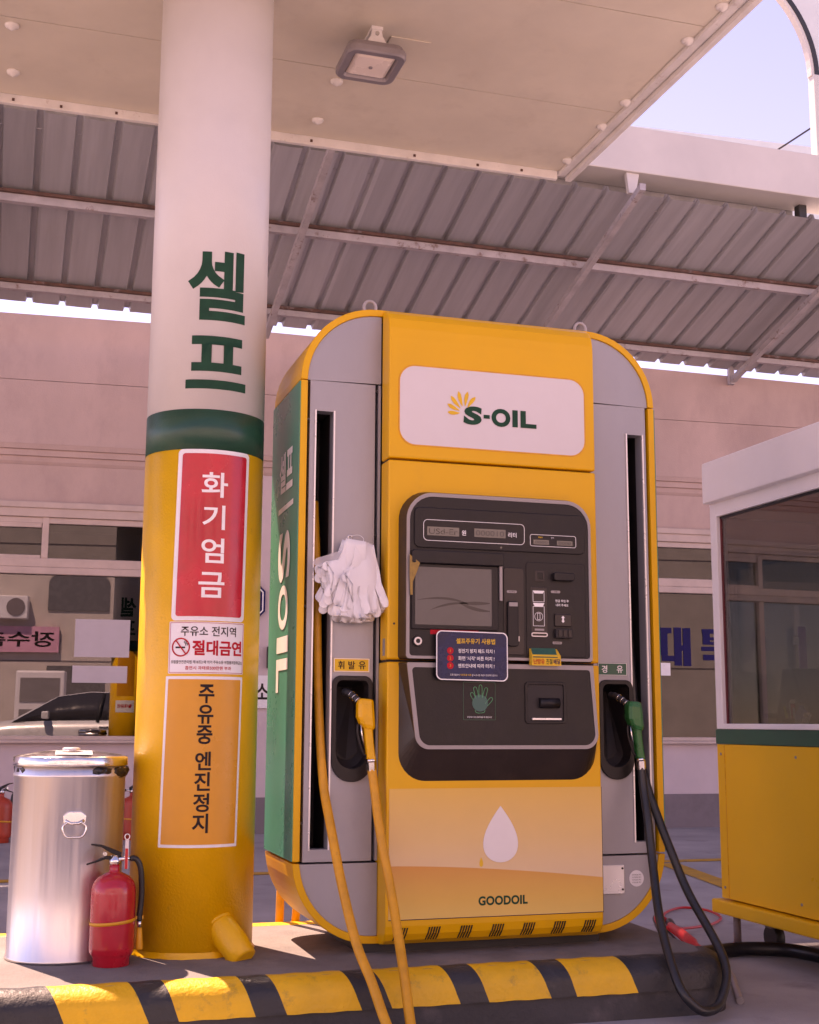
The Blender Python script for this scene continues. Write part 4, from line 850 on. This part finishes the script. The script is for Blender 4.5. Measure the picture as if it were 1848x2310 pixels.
# ================================================================== EXTINGUISHERS
def extinguisher(label, x, y, z, s, m, rz, near):
    rt = root('fire_extinguisher', label, 'fire extinguisher', (x, y, z), 'fire extinguishers', rz, local=True); rt.scale = (s, s, s)
    MB().lathe([(.058, 0), (.060, .002), (.060, .026), (.066, .034), (.0715, .044), (.072, .06), (.072, .225), (.0705, .242), (.064, .262), (.050, .277), (.030, .287), (.018, .292), (.0165, .300), (.0165, .318)], 0, 0, 40).obj('cylinder', m, rt)
    MB().lathe([(.019, .314), (.019, .330), (.015, .334), (.013, .344)], 0, 0, 16).obj('valve', M['chrome'], rt)
    MB().loft([[(.020, -.009, .352), (.020, .009, .352), (.020, .009, .338), (.020, -.009, .338)], [(-.012, -.010, .366), (-.012, .010, .366), (-.012, .010, .350), (-.012, -.010, .350)], [(-.045, -.009, .378), (-.045, .009, .378), (-.045, .009, .370), (-.045, -.009, .370)], [(-.078, -.006, .382), (-.078, .006, .382), (-.078, .006, .377), (-.078, -.006, .377)]]).obj('upper_lever', M['blk'], rt, .0015)
    MB().loft([[(.018, -.010, .340), (.018, .010, .340), (.018, .010, .326), (.018, -.010, .326)], [(-.03, -.009, .342), (-.03, .009, .342), (-.03, .009, .332), (-.03, -.009, .332)], [(-.060, -.008, .328), (-.060, .008, .328), (-.060, .008, .322), (-.060, -.008, .322)], [(-.090, -.006, .319), (-.090, .006, .319), (-.090, .006, .314), (-.090, -.006, .314)]]).obj('carry_handle', M['blk'], rt, .0015)
    MB().cyl((-.033, -.012, .349), (-.033, .012, .349), .007, n=10).obj('safety_pin', M['steel'], rt)
    MB().cyl((.006, -.004, .331), (.052, -.006, .333), .0075, n=12).obj('outlet', M['steel'], rt)
    MB().tube(spline([(.050, -.006, .333), (.068, -.006, .330), (.082, -.006, .305), (.088, -.004, .26), (.090, -.002, .21), (.086, -.002, .155), (.086, -.002, .135)], 6), .0095, 12).obj('hose', M['hose_k'], rt)
    MB().cyl((.086, -.002, .137), (.086, -.002, .112), .0078, n=12).obj('hose_ferrule', M['steel'], rt)
    MB().tube([(.086, -.002, .113), (.087, -.002, .085), (.088, -.002, .050), (.088, -.002, .045)], [.0085, .0105, .013, .0125], 12).obj('horn', M['orange'] if near else M['blk'], rt)
    mb = MB(); n = 40; rg = []
    for z_, r_ in ((.132, .0722), (.132, .0738), (.142, .0738), (.142, .0722)): rg.append([(r_ * math.cos(2 * math.pi * i / n), r_ * math.sin(2 * math.pi * i / n), z_ + .006 * math.cos(2 * math.pi * i / n)) for i in range(n)])
    mb.loft(rg + [rg[0]], False, False, True); mb.box(.074, .098, -.006, .008, .140, .150); mb.obj('strap', M['orange'], rt)
    if near:
        box('tag', .030, .042, -.012, -.010, .30, .395, mat('clear tag', (.75, .68, .68), .15, coat=.6), rt); box('tag_strip', .031, .040, -.0135, -.0122, .30, .365, M['red'], rt)
        MB().tube([(.036 + .008 * math.cos(R(t)), -.011, .402 + .009 * math.sin(R(t))) for t in range(0, 360, 30)], .002, 6, True, True).obj('tag_loop', M['alu'], rt)
    else:
        me = wrap(rrect(-.035, .045, .14, .22, .003, 2), [tuple(range(12))] if False else [tuple(range(len(rrect(-.035, .045, .14, .22, .003, 2))))], 0, 0, .0728); me.materials.append(M['stk_w']); put('data_label', me, rt)
    return rt
extinguisher('glossy red fire extinguisher with orange horn between bin and pillar', .378, 4.43, ZI, 1.0, M['ext'], 0, True)
extinguisher('faded orange red fire extinguisher with white label by the window wall, leftmost', .035, 11.08, 0, 1.22, M['ext_o'], R(-150), False)
extinguisher('dark red fire extinguisher half hidden behind the left edge of the bin', .205, 11.28, 0, 1.15, M['ext'], R(-150), False)
extinguisher('red fire extinguisher at the wall seen in the gap between bin and pillar', 1.065, 11.1, 0, 1.2, M['ext_o'], R(-150), False)

# ================================================================== STEEL ROOF
SL = .30
YN, YE = 8.70, 10.90                     # near and far (eave) edge of the sheets
def zr(y): return 4.429 + SL * (YE - y)
rf = root('metal_roof', 'grey ribbed steel sheet lean-to roof on rusty purlins behind the canopy', 'roof', (2.5, 9.8, 4.8))
PITCH = .267
def sheet_mesh(nr, seed):
    prof_ = []
    for k in range(nr):
        x = k * PITCH
        prof_ += [(x, 0), (x + .10, -.0012), (x + .190, 0), (x + .203, .036), (x + .235, .036), (x + .248, 0)]
    prof_ += [(nr * PITCH + .014, 0)]
    v = []; f = []; ys_ = [YN, 9.3, 9.9, 10.4, YE]
    for y in ys_:
        for x, h in prof_: v.append((x, y, zr(y) + h))
    n = len(prof_)
    for a in range(len(ys_) - 1):
        for i in range(n - 1): f.append((a * n + i, a * n + i + 1, (a + 1) * n + i + 1, (a + 1) * n + i))
    return MB().add(v, f).mesh('roof_sheet', M['roof%d' % seed])
for q_ in range(3):
    c_ = [(.46, .455, .465), (.415, .41, .42), (.50, .495, .505)][q_]
    M['roof%d' % q_] = mat('galvanised roof sheet', c_, .42, metal=.35, var=.07, vscale=3, stretch=(5, .35, .35), col2=(.30, .27, .28), c2amt=.3, c2scale=2.2, c2lo=.55, c2hi=.78)
sms = [sheet_mesh(3, q_) for q_ in range(3)]
seq = [0, 1, 2, 0, 2, 1, 0, 0, 2, 1, 1, 0, 2, 0, 1, 2, 0, 1, 2, 0, 1, 0]
for k in range(-6, 15):
    o = put('roof_sheet', sms[seq[(k + 6) % 22]], rf); o.location = Vector((.088 + k * PITCH * 3, 0, .0022 * (k % 2))) - WL[rf.name]
def purlin(y, h, w, x0=-5, x1=12.2):
    zt = zr(y) - .004; p_ = MB().box(x0, x1, y, y + w, zt - h, zt - SL * w).obj('purlin', M['purlin'], rf)
    box('purlin_flange', x0, x1, y - .030, y - .001, zt - .028, zt - .004, M['rust'], p_)
purlin(9.516, .088, .055); purlin(10.60, .078, .055)
for x in (-2.55, -.36, 2.023, 4.475, 6.70, 9.0, 11.3):
    mb = MB(); a, b = 8.45, 10.86
    mb.loft([[(x, a, zr(a) - .15), (x + .05, a, zr(a) - .15), (x + .05, a, zr(a) - .096), (x, a, zr(a) - .096)], [(x, b, zr(b) - .15), (x + .05, b, zr(b) - .15), (x + .05, b, zr(b) - .096), (x, b, zr(b) - .096)]])
    mb.obj('rafter', M['purlin'], rf)
box('roof_post', 6.70, 6.75, 10.88, 10.93, zr(YE) - .15, 4.46, M['purlin'], rf)
bmw = root('header_beam', 'long white fascia beam carrying the steel roof behind the canopy', 'beam', (1, 8.75, 5.225))
box('fascia', -5, 6.45, 8.594, 8.90, 5.225, 5.603, M['beam'], bmw, .008)
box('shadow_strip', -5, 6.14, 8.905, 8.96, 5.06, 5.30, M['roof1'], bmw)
MB().prism([(4.45, 5.224), (4.56, 5.224), (4.53, 5.06), (4.47, 5.06)], 8.62, 8.66).obj('bracket', M['beam'], bmw)
box('hook', 6.10, 6.17, 8.75, 8.82, 5.09, 5.223, M['rim_k'], bmw)
MB().loft([[(.9, 6.09, 4.36), (2.74, 6.09, 4.36), (2.74, 6.09, 4.38), (.9, 6.09, 4.38)], [(.9, 8.58, 5.60), (2.74, 8.58, 5.60), (2.74, 8.58, 5.62), (.9, 8.58, 5.62)]]).obj('added_shade_sheet', M['white_trim'], can)  # unseen sheet added between canopy and beam to keep sun off the booth

ar = root('arch_sign', 'white round arch with black rim standing on the beam at the right edge', 'arch', (5.1, 8.4, 5.6))
ac = (5.263, 6.33); Rn = .933
def arc_ring(r0, r1, y0, y1, nm, m, a0=0, a1=180, n=40):
    out = [(ac[0] + r1 * math.cos(R(a0 + (a1 - a0) * k / n)), ac[1] + r1 * math.sin(R(a0 + (a1 - a0) * k / n))) for k in range(n + 1)]
    inn = [(ac[0] + r0 * math.cos(R(a0 + (a1 - a0) * k / n)), ac[1] + r0 * math.sin(R(a0 + (a1 - a0) * k / n))) for k in range(n + 1)]
    return MB().strip(out, inn, y0, y1).obj(nm, m, ar)
arc_ring(Rn + .030, Rn + .075, 8.625, 8.69, 'rim', M['rim_k']); arc_ring(Rn, Rn + .03, 8.63, 8.69, 'inner_trim', M['beam']); arc_ring(Rn + .075, Rn + .62, 8.635, 8.69, 'panel', M['arch_w'])
for x0, x1 in ((ac[0] + Rn + .01, ac[0] + Rn + .5), (ac[0] - Rn - .5, ac[0] - Rn - .01)): box('leg', x0, x1, 8.61, 8.70, 5.6035, ac[1] + .002, M['beam'], ar, .006)
wr = put('overhead_cable', MB().tube([(5.45, 9.75, 5.40), (6.5, 9.54, 6.14), (10, 9.0, 8.65)], .009, 6).mesh('overhead_cable', M['cable'])); tag(wr, 'thin dark overhead cable crossing the sky inside the arch', 'cable')

# ================================================================== BUILDING
bd = root('station_building', 'pink stuccoed single storey station office with window bands behind the pumps', 'building', (0, 11.527, 0), rz=-math.atan(.07), local=True)
def W(name, x0, x1, z0, z1, m, y0=0.0, y1=.25, par=bd, bev=0): return box(name, x0, x1, y0, y1, z0, z1, m, par, bev)
W('parapet_course', -9, 2.0, 3.897, 4.488, M['wall'], -.10, .3)
MB().loft([[(2.0, -.10, 3.897), (2.0, .3, 3.897), (2.0, .3, 4.488), (2.0, -.10, 4.488)], [(14, -.10, 3.897), (14, .3, 3.897), (14, .3, 4.215), (14, -.10, 4.215)]]).obj('parapet_course', M['wall'], bd)
W('parapet_course', -9, 14, 3.33, 3.892, M['wall'], -.101, .3);
MB().prism_x([(-.10, 3.329), (-.085, 3.29), (-.06, 3.285), (-.055, 3.235), (-.03, 3.23), (-.02, 3.19), (0, 3.165), (.2, 3.165), (.2, 3.329)], -9, 14).obj('cornice', M['wall'], bd)
wins = [(-3.6, 1.72), (5.02, 9.4)]
for x0, x1 in ((-9, -3.6), (1.72, 5.02), (9.4, 14)): W('wall_panel', x0, x1, .31, 3.164, M['wall_lo'])
for x0, x1 in wins:
    W('wall_panel', x0, x1, 2.79, 3.1635, M['wall'], .001); W('wall_panel', x0, x1, .31, .79, M['wall_lo'], .0012)
W('roof_screen', -7, 9.5, 5.3, 7.6, M['arch_w'], 1.2, 1.26)  # added out of sight to block sun that would stripe the lot
for x in (-6.6, -2.4, 1.15, 4.6, 9.2): W('added_screen_leg', x, x + .06, 4.15, 5.3, M['purlin'], 1.2, 1.26)  # supports of the added sun blocker
W('roof_deck', -9, 14, 4.05, 4.15, M['plinth'], .3, 5)
W('plinth', -9, 14, 0, .309, M['plinth'], -.012, .25)
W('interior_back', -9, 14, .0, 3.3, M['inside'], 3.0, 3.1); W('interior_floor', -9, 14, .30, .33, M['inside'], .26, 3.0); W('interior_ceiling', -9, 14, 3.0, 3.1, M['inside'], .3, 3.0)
for k, (x0, x1) in enumerate(wins):
    wf = W('window', x0, x1, 2.70, 2.79, M['winf'], -.05, .12, bev=.006)
    box('head_trim', x0 - .03, x1 + .03, -.07, -.0, 2.775, 2.83, M['winf'], wf, .008)
    box('sill', x0 - .04, x1 + .04, -.075, .10, .775, .80, M['winf'], wf, .006); box('bottom_rail', x0, x1, -.03, .06, .801, .835, M['winf'], wf, .004)
    box('transom_rail', x0, x1, -.045, .08, 2.205, 2.265, M['winf'], wf, .005); box('transom_rail', x0, x1, -.03, .07, 2.266, 2.345, M['winf'], wf, .006); box('transom_head', x0, x1, -.025, .07, 2.648, 2.699, M['winf'], wf, .005)
    ml = [-2.9, -1.3, .255, 1.66] if k == 0 else [5.02, 6.95, 8.3, 9.34]
    for x in ml: box('mullion', x, x + .055, -.032, .06, 2.345, 2.70, M['winf'], wf, .004)
    ml2 = [-3.6, -1.3, 1.66] if k == 0 else [5.02, 7.4, 9.34]
    for x in ml2: box('mullion', x, x + .06, -.032, .06, .835, 2.206, M['winf'], wf, .004)
    if k == 0: box('sash', -1.25, .25, -.022, .05, 2.33, 2.37, M['winf'], wf, .004); box('sash', -1.25, .25, -.022, .05, 2.61, 2.65, M['winf'], wf, .004)
    gp = M['pane'] if k == 0 else M['pane_d']
    for a, b in zip(ml, ml[1:]): box('pane', a + .05, b + .006, .012, .018, 2.34, 2.652, M['pane_d'] , wf)
    for a, b in zip(ml2, ml2[1:]): box('pane', a + .055, b + .006, .012, .018, .83, 2.21, gp, wf)
    if k == 0:
        for x0_, x1_, z0_, z1_ in ((.568, 1.03, 1.505, 1.83), (.56, 1.02, 1.285, 1.43)): box('paper_sheet', x0_, x1_, .009, .0115, z0_, z1_, M['paper'], wf)
        box('blind', -1.2, .22, .09, .10, 2.36, 2.63, M['winf'], wf)
    else:
        def blk(px0, px1, py0, py1):      # block letter stroke, units of the traced sign grid
            box('lettering', 6.00 + (px0 - 200) * .001064 * 1.0, 6.00 + (px1 - 200) * .001064, .006, .0095, 1.876 - (py1 - 70) * .000968, 1.876 - (py0 - 70) * .000968, M['let_b'], wf)
        for st_ in ((200, 305, 75, 130), (200, 265, 131, 350), (207, 328, 351, 405), (329, 400, 70, 447), (416, 490, 75, 450), (401, 415, 245, 300)): blk(*st_)
        for st_ in ((605, 880, 80, 125), (610, 680, 126, 235), (681, 880, 160, 190), (681, 880, 205, 235), (595, 900, 255, 298), (610, 860, 335, 390), (800, 860, 391, 440)): blk(*st_)
        for st_ in ((1010, 1150, 80, 135), (1080, 1150, 136, 300), (1010, 1090, 290, 400), (1200, 1265, 75, 440), (1266, 1330, 220, 270)): blk(*st_)
        box('notice', 5.93, 6.09, .005, .009, 1.415, 1.535, M['stk_w'], wf)
# wall signs
ws = root('octagon_sign', 'blue octagonal plate on the wall, mostly hidden behind the pillar', 'sign', (1.975, 11.3775, 1.80), rz=-math.atan(.07), local=True)
oc = lambda r: [(r * math.cos(R(22.5 + 45 * k)), .22 + r * math.sin(R(22.5 + 45 * k))) for k in range(8)]
slab('plate', oc(.235), -.02, -.005, M['let_b'], ws); MB().ring(oc(.217), oc(.205), -.0215, -.0202).obj('border', M['let_w'], ws)
ws = root('name_board', 'white wall board with black Korean lettering between pillar and pump', 'sign', (1.9, 11.385, 1.08), rz=-math.atan(.07), local=True)
box('board', -.42, .46, -.02, -.004, 0, .285, M['stk_w'], ws); 
for ch, xc in zip('주유취급소', (-.31, -.17, -.03, .125, .285)): text(ch, xc - .065, xc + .06, .075, .215, -.0215, M['let_k'], ws, .02)
ws = put('switch_box', MB().box(2.215, 2.33, 11.30, 11.36, 1.43, 1.62).mesh('switch_box', M['blk'], .006)); tag(ws, 'small black switch box on the wall above the white board', 'switch box')

# ================================================================== KIOSK
KX, KY = 3.045, 5.16
kk = root('cashier_booth', 'yellow and white glazed cashier booth standing on feet at the right', 'booth', (3.6, 4.4, .13))
KX1, KY0 = 4.25, 3.35
for (x0, x1, y0, y1) in ((KX, KX + .05, KY0, KY), (KX1 - .05, KX1, KY0, KY)): box('lower_panel', x0, x1, y0, y1, .215, .872, M['kio_y'], kk)
for (y0, y1) in ((KY0, KY0 + .05), (KY - .05, KY)): box('lower_panel', KX + .051, KX1 - .051, y0, y1, .215, .872, M['kio_y'], kk)
box('floor', KX + .03, KX1 - .03, KY0 + .03, KY - .03, .17, .214, M['dark'], kk)
box('panel_seam', KX - .0015, KX + .001, KY - .062, KY - .059, .216, .871, M['stk_o'], kk)
for y_ in (KY - .03, KY - .6, KY - 1.2):
    for z_ in (.26, .83): MB().cyl((KX - .003, y_, z_), (KX + .002, y_, z_), .006, n=10).obj('screw', M['frame_g'], kk)
box('base_trim', KX - .035, KX1 + .035, KY0 - .035, KY + .035, .150, .208, M['kio_y'], kk, .008)
for (x0, x1, y0, y1) in ((KX - .004, KX + .046, KY0, KY + .004), (KX1 - .046, KX1 + .004, KY0, KY + .004)): box('green_band', x0, x1, y0, y1, .874, .938, M['kio_g'], kk, .002)
for (y0, y1) in ((KY0, KY0 + .05), (KY - .05, KY + .003)): box('green_band', KX + .047, KX1 - .047, y0, y1, .874, .9375, M['kio_g'], kk)
for x in (KX, KX1 - .055):
    for y in (KY0, KY - .055): box('post', x, x + .055, y, y + .055, .939, 1.95, M['kio_w'], kk, .003)
for x in (KX, KX1 - .055):
    box('top_rail', x, x + .055, KY0 + .056, KY - .056, 1.888, 1.95, M['kio_w'], kk); box('sill_rail', x - .012, x + .05, KY0 + .056, KY - .056, .9385, .962, M['kio_w'], kk, .004)
for y in (KY0, KY - .055):
    box('top_rail', KX + .056, KX1 - .056, y, y + .055, 1.888, 1.95, M['kio_w'], kk); box('sill_rail', KX + .056, KX1 - .056, y, y + .055, .9385, .962, M['kio_w'], kk)
for x in (KX + .022, KX1 - .03): 
    box('pane', x, x + .006, KY0 + .05, KY - .05, .955, 1.892, M['pane_k'], kk)
    for y in (KY - .066, KY0 + .056): box('gasket', x - .004, x + .01, y, y + .010, .96, 1.89, M['gasket'] if x < 3.5 else M['dark'], kk)
    box('gasket', x - .004, x + .01, KY0 + .056, KY - .056, 1.878, 1.889, M['dark'], kk)
for y in (KY0 + .022, KY - .03): box('pane', KX + .05, KX1 - .05, y, y + .006, .955, 1.892, M['pane_k'], kk)
box('fascia', KX - .04, KX1 + .05, KY0 - .06, KY - .006, 1.950, 2.138, M['kio_w'], kk, .006)
box('ceiling', KX + .06, KX1 - .06, KY0 + .06, KY - .06, 1.93, 1.949, M['let_r'], kk)
for x in (KX + .045, KX1 - .06):
    for y in (KY0 + .1, KY - .04):
        lg = MB().cyl((x, y, .02), (x, y, .16), .017, n=12).obj('foot', M['plinth'], kk); MB().lathe([(.05, 0), (.05, .004), (.03, .022), (.018, .03)], x, y, 16).obj('foot_pad', M['red'], lg)
for x, y in ((3.24, 5.07), (3.24, 3.6)):
    cs_ = MB().cyl((x - .022, y, .052), (x + .022, y, .052), .05, n=20).obj('caster', M['base_k'], kk); box('caster_fork', x - .03, x + .03, y - .03, y + .03, .09, .152, M['plinth'], cs_, .006)
# things inside the booth
ds = root('desk', 'dark desk inside the booth', 'desk', (3.6, 4.3, .215))
box('desk_top', 3.12, 3.75, 3.5, 4.98, .895, .925, M['dark'], ds, .004); box('desk_side', 3.14, 3.72, 4.92, 4.95, .215, .894, M['dark'], ds); box('desk_side', 3.14, 3.72, 3.53, 3.56, .215, .894, M['dark'], ds)
mo = root('card_terminal', 'dark sloping screen stand on the booth desk', 'monitor', (3.3, 4.93, .925))
MB().prism_x([(4.98, .926), (4.70, .926), (4.86, 1.20), (4.93, 1.20), (4.99, .99)], 3.24, 3.46).obj('screen_body', M['dark'], mo, .008); box('cross_bar', 3.20, 3.50, 4.80, 5.02, .985, 1.008, M['base_k'], mo)
pc = root('pen_cup', 'black desk organiser with pens just behind the booth window', 'pen holder', (3.17, 4.74, .925))
MB().lathe([(.036, .926), (.038, .93), (.040, .985), (.037, .985), (.035, .94)], 3.17, 4.76, 20).obj('cup', M['dark'], pc)
for a, b, m_, r_ in (((3.165, 4.78, .95), (3.16, 4.80, 1.035), M['lime'], .006), ((3.175, 4.765, .95), (3.17, 4.775, 1.05), M['alu'], .005), ((3.17, 4.75, .95), (3.165, 4.745, 1.045), M['red'], .009), ((3.165, 4.74, .95), (3.158, 4.73, 1.03), M['alu'], .005)): MB().cyl(a, b, r_, n=8).obj('pen', m_, pc)
MB().lathe([(.004, 1.045), (.012, 1.05), (.013, 1.058), (.006, 1.064)], 3.165, 4.745, 10).obj('pen_cap', M['lens'], pc)
bt = root('bottle', 'blue plastic bottle beside the pen cup in the booth', 'bottle', (3.165, 4.69, .925))
MB().lathe([(.026, .926), (.028, .935), (.028, 1.0), (.018, 1.02), (.010, 1.026), (.010, 1.04)], 3.165, 4.685, 20).obj('body', M['blue'], bt); MB().lathe([(.012, 1.038), (.012, 1.05), (.008, 1.053)], 3.165, 4.685, 12).obj('cap', M['dark'], bt)
cl = root('clipboard', 'white paper clipboard leaning at the right edge of the booth window', 'clipboard', (3.14, 4.60, .925))
MB().add([(3.12, 4.655, .926), (3.12, 4.605, .926), (3.15, 4.60, 1.0), (3.15, 4.65, 1.0), (3.124, 4.655, .926), (3.124, 4.605, .926), (3.154, 4.60, 1.0), (3.154, 4.65, 1.0)], [(0, 1, 2, 3), (4, 7, 6, 5), (0, 4, 5, 1), (1, 5, 6, 2), (2, 6, 7, 3), (3, 7, 4, 0)]).obj('paper', M['stk_w'], cl)
box('clip', 3.146, 3.158, 4.615, 4.64, .99, 1.008, M['steel'], cl)
sr = put('purple_strip', MB().box(3.435, 3.475, 5.080, 5.090, 1.04, 1.40).mesh('purple_strip', M['purple'], .004)); tag(sr, 'narrow purple banner strip hung inside the booth', 'banner')
tgw = put('key_tag', MB().prism(rrect(3.098, 3.124, 1.284, 1.318, .005, 3), 4.62, 4.624).mesh('key_tag', M['stk_w'])); tag(tgw, 'small white tag stuck inside the booth window', 'tag')

# ================================================================== CABLES ON THE GROUND
jc = root('jumper_cable', 'red cable coil with red and black clamps lying on the ground behind the island end', 'cable', (3.2, 5.7, 0))
lp = [(3.06, 5.66, .02), (3.16, 5.92, .012), (3.30, 6.14, .011), (3.46, 6.26, .011), (3.53, 6.14, .011), (3.47, 5.90, .011), (3.32, 5.72, .012), (3.16, 5.60, .02), (3.02, 5.52, .03)]
MB().tube(spline(lp, 8), .0065, 8).obj('lead', M['red'], jc)
for k in range(6):
    y0 = 5.60 - k * .035; MB().tube(spline([(3.10 - k * .01, y0 + .10, .02), (3.03 - k * .015, y0 + .12, .06 + .01 * (k % 2)), (2.95 - k * .01, y0 + .02, .065), (2.88 + k * .01, y0 - .16, .035), (2.86 + k * .015, y0 - .26, .012)], 6), .005, 7).obj('lead', M['red'] if k % 2 else M['hose_k'], jc)
MB().tube(spline([(3.03, 5.62, .05), (2.98, 5.52, .06), (2.93, 5.40, .055)], 5), [.014] * 5 + [.020] * 6, 10).obj('clamp', M['blk'], jc)
MB().tube(spline([(2.93, 5.42, .06), (2.89, 5.27, .06), (2.85, 5.08, .045), (2.83, 4.95, .03)], 5), [.018] * 5 + [.021] * 6 + [.012] * 5, 10).obj('clamp', M['red'], jc)
gh = put('ground_hose', MB().tube(spline([(2.60, 4.62, .03), (2.74, 4.86, .035), (2.90, 4.95, .03), (3.06, 4.96, .03), (3.20, 4.86, .03), (3.22, 4.6, .03), (3.05, 4.2, .03), (2.9, 3.6, .03)], 8), .028, 12).mesh('ground_hose', M['hose_k'])); tag(gh, 'thick black hose curving on the ground in front of the booth', 'hose')
gc = put('grey_conduit', MB().tube(spline([(2.86, 4.92, .02), (2.76, 4.70, .03), (2.66, 4.46, .028), (2.56, 4.26, .02), (2.50, 4.14, .012)], 8), .013, 10).mesh('grey_conduit', M['frame_g'])); tag(gc, 'grey conduit lying on the ground right of the hose loop', 'conduit')

# ================================================================== BEHIND THE CAMERA (seen in the window glass)
car = root('parked_car', 'silver sedan reflected in the office window', 'car', (-.6, -1.1, 0))
def car_body():
    sect = [(-2.75, .35, .60, .62), (-2.68, .28, .72, .74), (-2.2, .22, .84, .86), (-1.55, .20, .93, .94), (-.9, .20, .96, .97), (0, .20, .97, .98), (1.0, .20, .97, .98), (1.6, .22, .99, .98), (1.95, .28, .95, .9), (2.05, .36, .75, .72)]
    rings = []
    for x, zb, zs, zc in sect:
        w = .88 if -2.3 < x < 1.7 else .74
        rings.append([(x, -1.10 + sy, z) for sy, z in ((-w * .92, zb), (w * .92, zb), (w, zb + .15), (w, zs - .18), (w * .95, zs), (w * .6, zc + .03), (-w * .6, zc + .03), (-w * .95, zs), (-w, zs - .18), (-w, zb + .15))])
    return rings
MB().loft(car_body(), True, True, True).obj('body', M['car'], car)
cab = [(-1.5, .93, .93, .80), (-.75, .93, 1.38, .60), (-.2, .93, 1.46, .58), (.6, .93, 1.44, .58), (1.2, .93, 1.25, .60), (1.65, .93, .96, .75)]
MB().loft([[(x, -1.10 - .84, zb), (x, -1.10 + .84, zb), (x, -1.10 + (wt + .84) / 2 * .98, (zb + zt) / 2), (x, -1.10 + wt, zt), (x, -1.10 - wt, zt), (x, -1.10 - (wt + .84) / 2 * .98, (zb + zt) / 2)] for x, zb, zt, wt in cab], True, True, True).obj('glasshouse', M['car_glass'], car)
MB().loft([[(x, -1.10 - wt - .012, zt - .05), (x, -1.10 - wt * .9, zt + .012), (x, -1.10 + wt * .9, zt + .012), (x, -1.10 + wt + .012, zt - .05)] for x, zb, zt, wt in [(-1.5, 0, .96, .80)] + cab[1:-1] + [(1.7, 0, .97, .76)]], True, True, True).obj('roof', M['car'], car)
for x in (-.05, .85): MB().tube([(x, -.255, .95), (x + .03, -.35, 1.2), (x + .08, -.50, 1.42)], .03, 8).obj('pillar', M['base_k'], car)
MB().loft([[(-.98, -.21, 1.0), (-.98, -.05, 1.0), (-.98, -.05, 1.12), (-.98, -.21, 1.12)], [(-.86, -.21, .99), (-.86, -.03, .99), (-.86, -.03, 1.13), (-.86, -.21, 1.13)]]).obj('side_mirror', M['car'], car, .02)
for x in (-1.75, 1.15):
    for y in (-.26, -1.94):
        wl = MB().cyl((x, y - .1, .32), (x, y + .1, .32), .32, n=28).obj('wheel', M['tyre'], car); MB().cyl((x, y - .11, .32), (x, y + .11, .32), .20, n=20).obj('rim', M['alu'], wl)
for y in (-.45, -1.75): box('headlight', -2.72, -2.60, y - .16, y + .16, .62, .74, M['lens'], car, .02); box('tail_light', 1.94, 2.06, y - .15, y + .15, .72, .86, M['red'], car, .02)
for x in (-.02, .95): box('door_handle', x, x + .16, -.225, -.205, .84, .87, M['chrome'], car, .006)

ob = root('opposite_building', 'beige tiled house with arched windows reflected in the office window', 'building', (0, -10, 0))
box('wall', -16, 16, -10.4, -10, 0, 7.2, M['opp'], ob)
for x in (-9.5, -5.4, -1.32, 4.2, 9.0):
    ap = [(x - .74, 3.66), (x + .74, 3.66), (x + .74, 4.33)] + [(x + .74 * math.cos(R(t)), 4.33 + .36 * math.sin(R(t))) for t in range(10, 180, 10)] + [(x - .74, 4.33)]
    slab('window', ap, -9.995, -9.96, M['opp2'], ob); box('door', x - .7, x + .7, -9.995, -9.96, 0.0, 2.3, M['opp2'], ob)
for z in (2.4, 5.3): box('joint', -16, 16, -9.998, -9.99, z, z + .03, M['plinth'], ob)
box('step_band', -16, 16, -9.99, -9.94, 0, .4, M['plinth'], ob)
sg2 = root('shop_sign', 'pink shop sign with dark Korean lettering seen mirrored in the office window', 'sign', (-2.6, -9.9, 2.6))
box('board', -4.4, -1.75, -9.955, -9.86, 2.62, 3.25, M['pinksign'], sg2)
v, f, a = glyphs('장수촌', .02); me = bpy.data.meshes.new('lettering'); me.from_pydata([(-1.85 - 1.7 * p[0], -9.855, 2.75 + .38 * p[1]) for p in v], [], f); me.materials.append(M['let_k']); put('lettering', me, sg2)
acu = root('air_conditioner', 'white outdoor air conditioner unit on the opposite wall', 'air conditioner', (-2.9, -9.8, 3.4))
box('casing', -3.3, -2.5, -9.95, -9.62, 3.42, 3.98, M['kio_w'], acu, .02); MB().cyl((-2.78, -9.63, 3.70), (-2.78, -9.60, 3.70), .22, n=28).obj('fan_grille', M['plinth'], acu)
p2 = root('far_pump', 'pale fuel pump on the next island reflected in the office window', 'fuel pump', (-1.5, -5.2, 0))
box('body', -2.1, -1.1, -5.5, -5.1, .15, 2.0, M['kio_w'], p2, .04); box('display', -2.0, -1.2, -5.1, -5.08, 1.35, 1.85, M['frame_g'], p2); box('keypad', -2.0, -1.2, -5.1, -5.07, .85, 1.2, M['frame_g'], p2); box('plinth', -2.15, -1.05, -5.55, -5.05, 0, .149, M['island'], p2)

bpy.data.objects.remove(_co); bpy.data.curves.remove(_cu); bpy.data.scenes.remove(_ts)
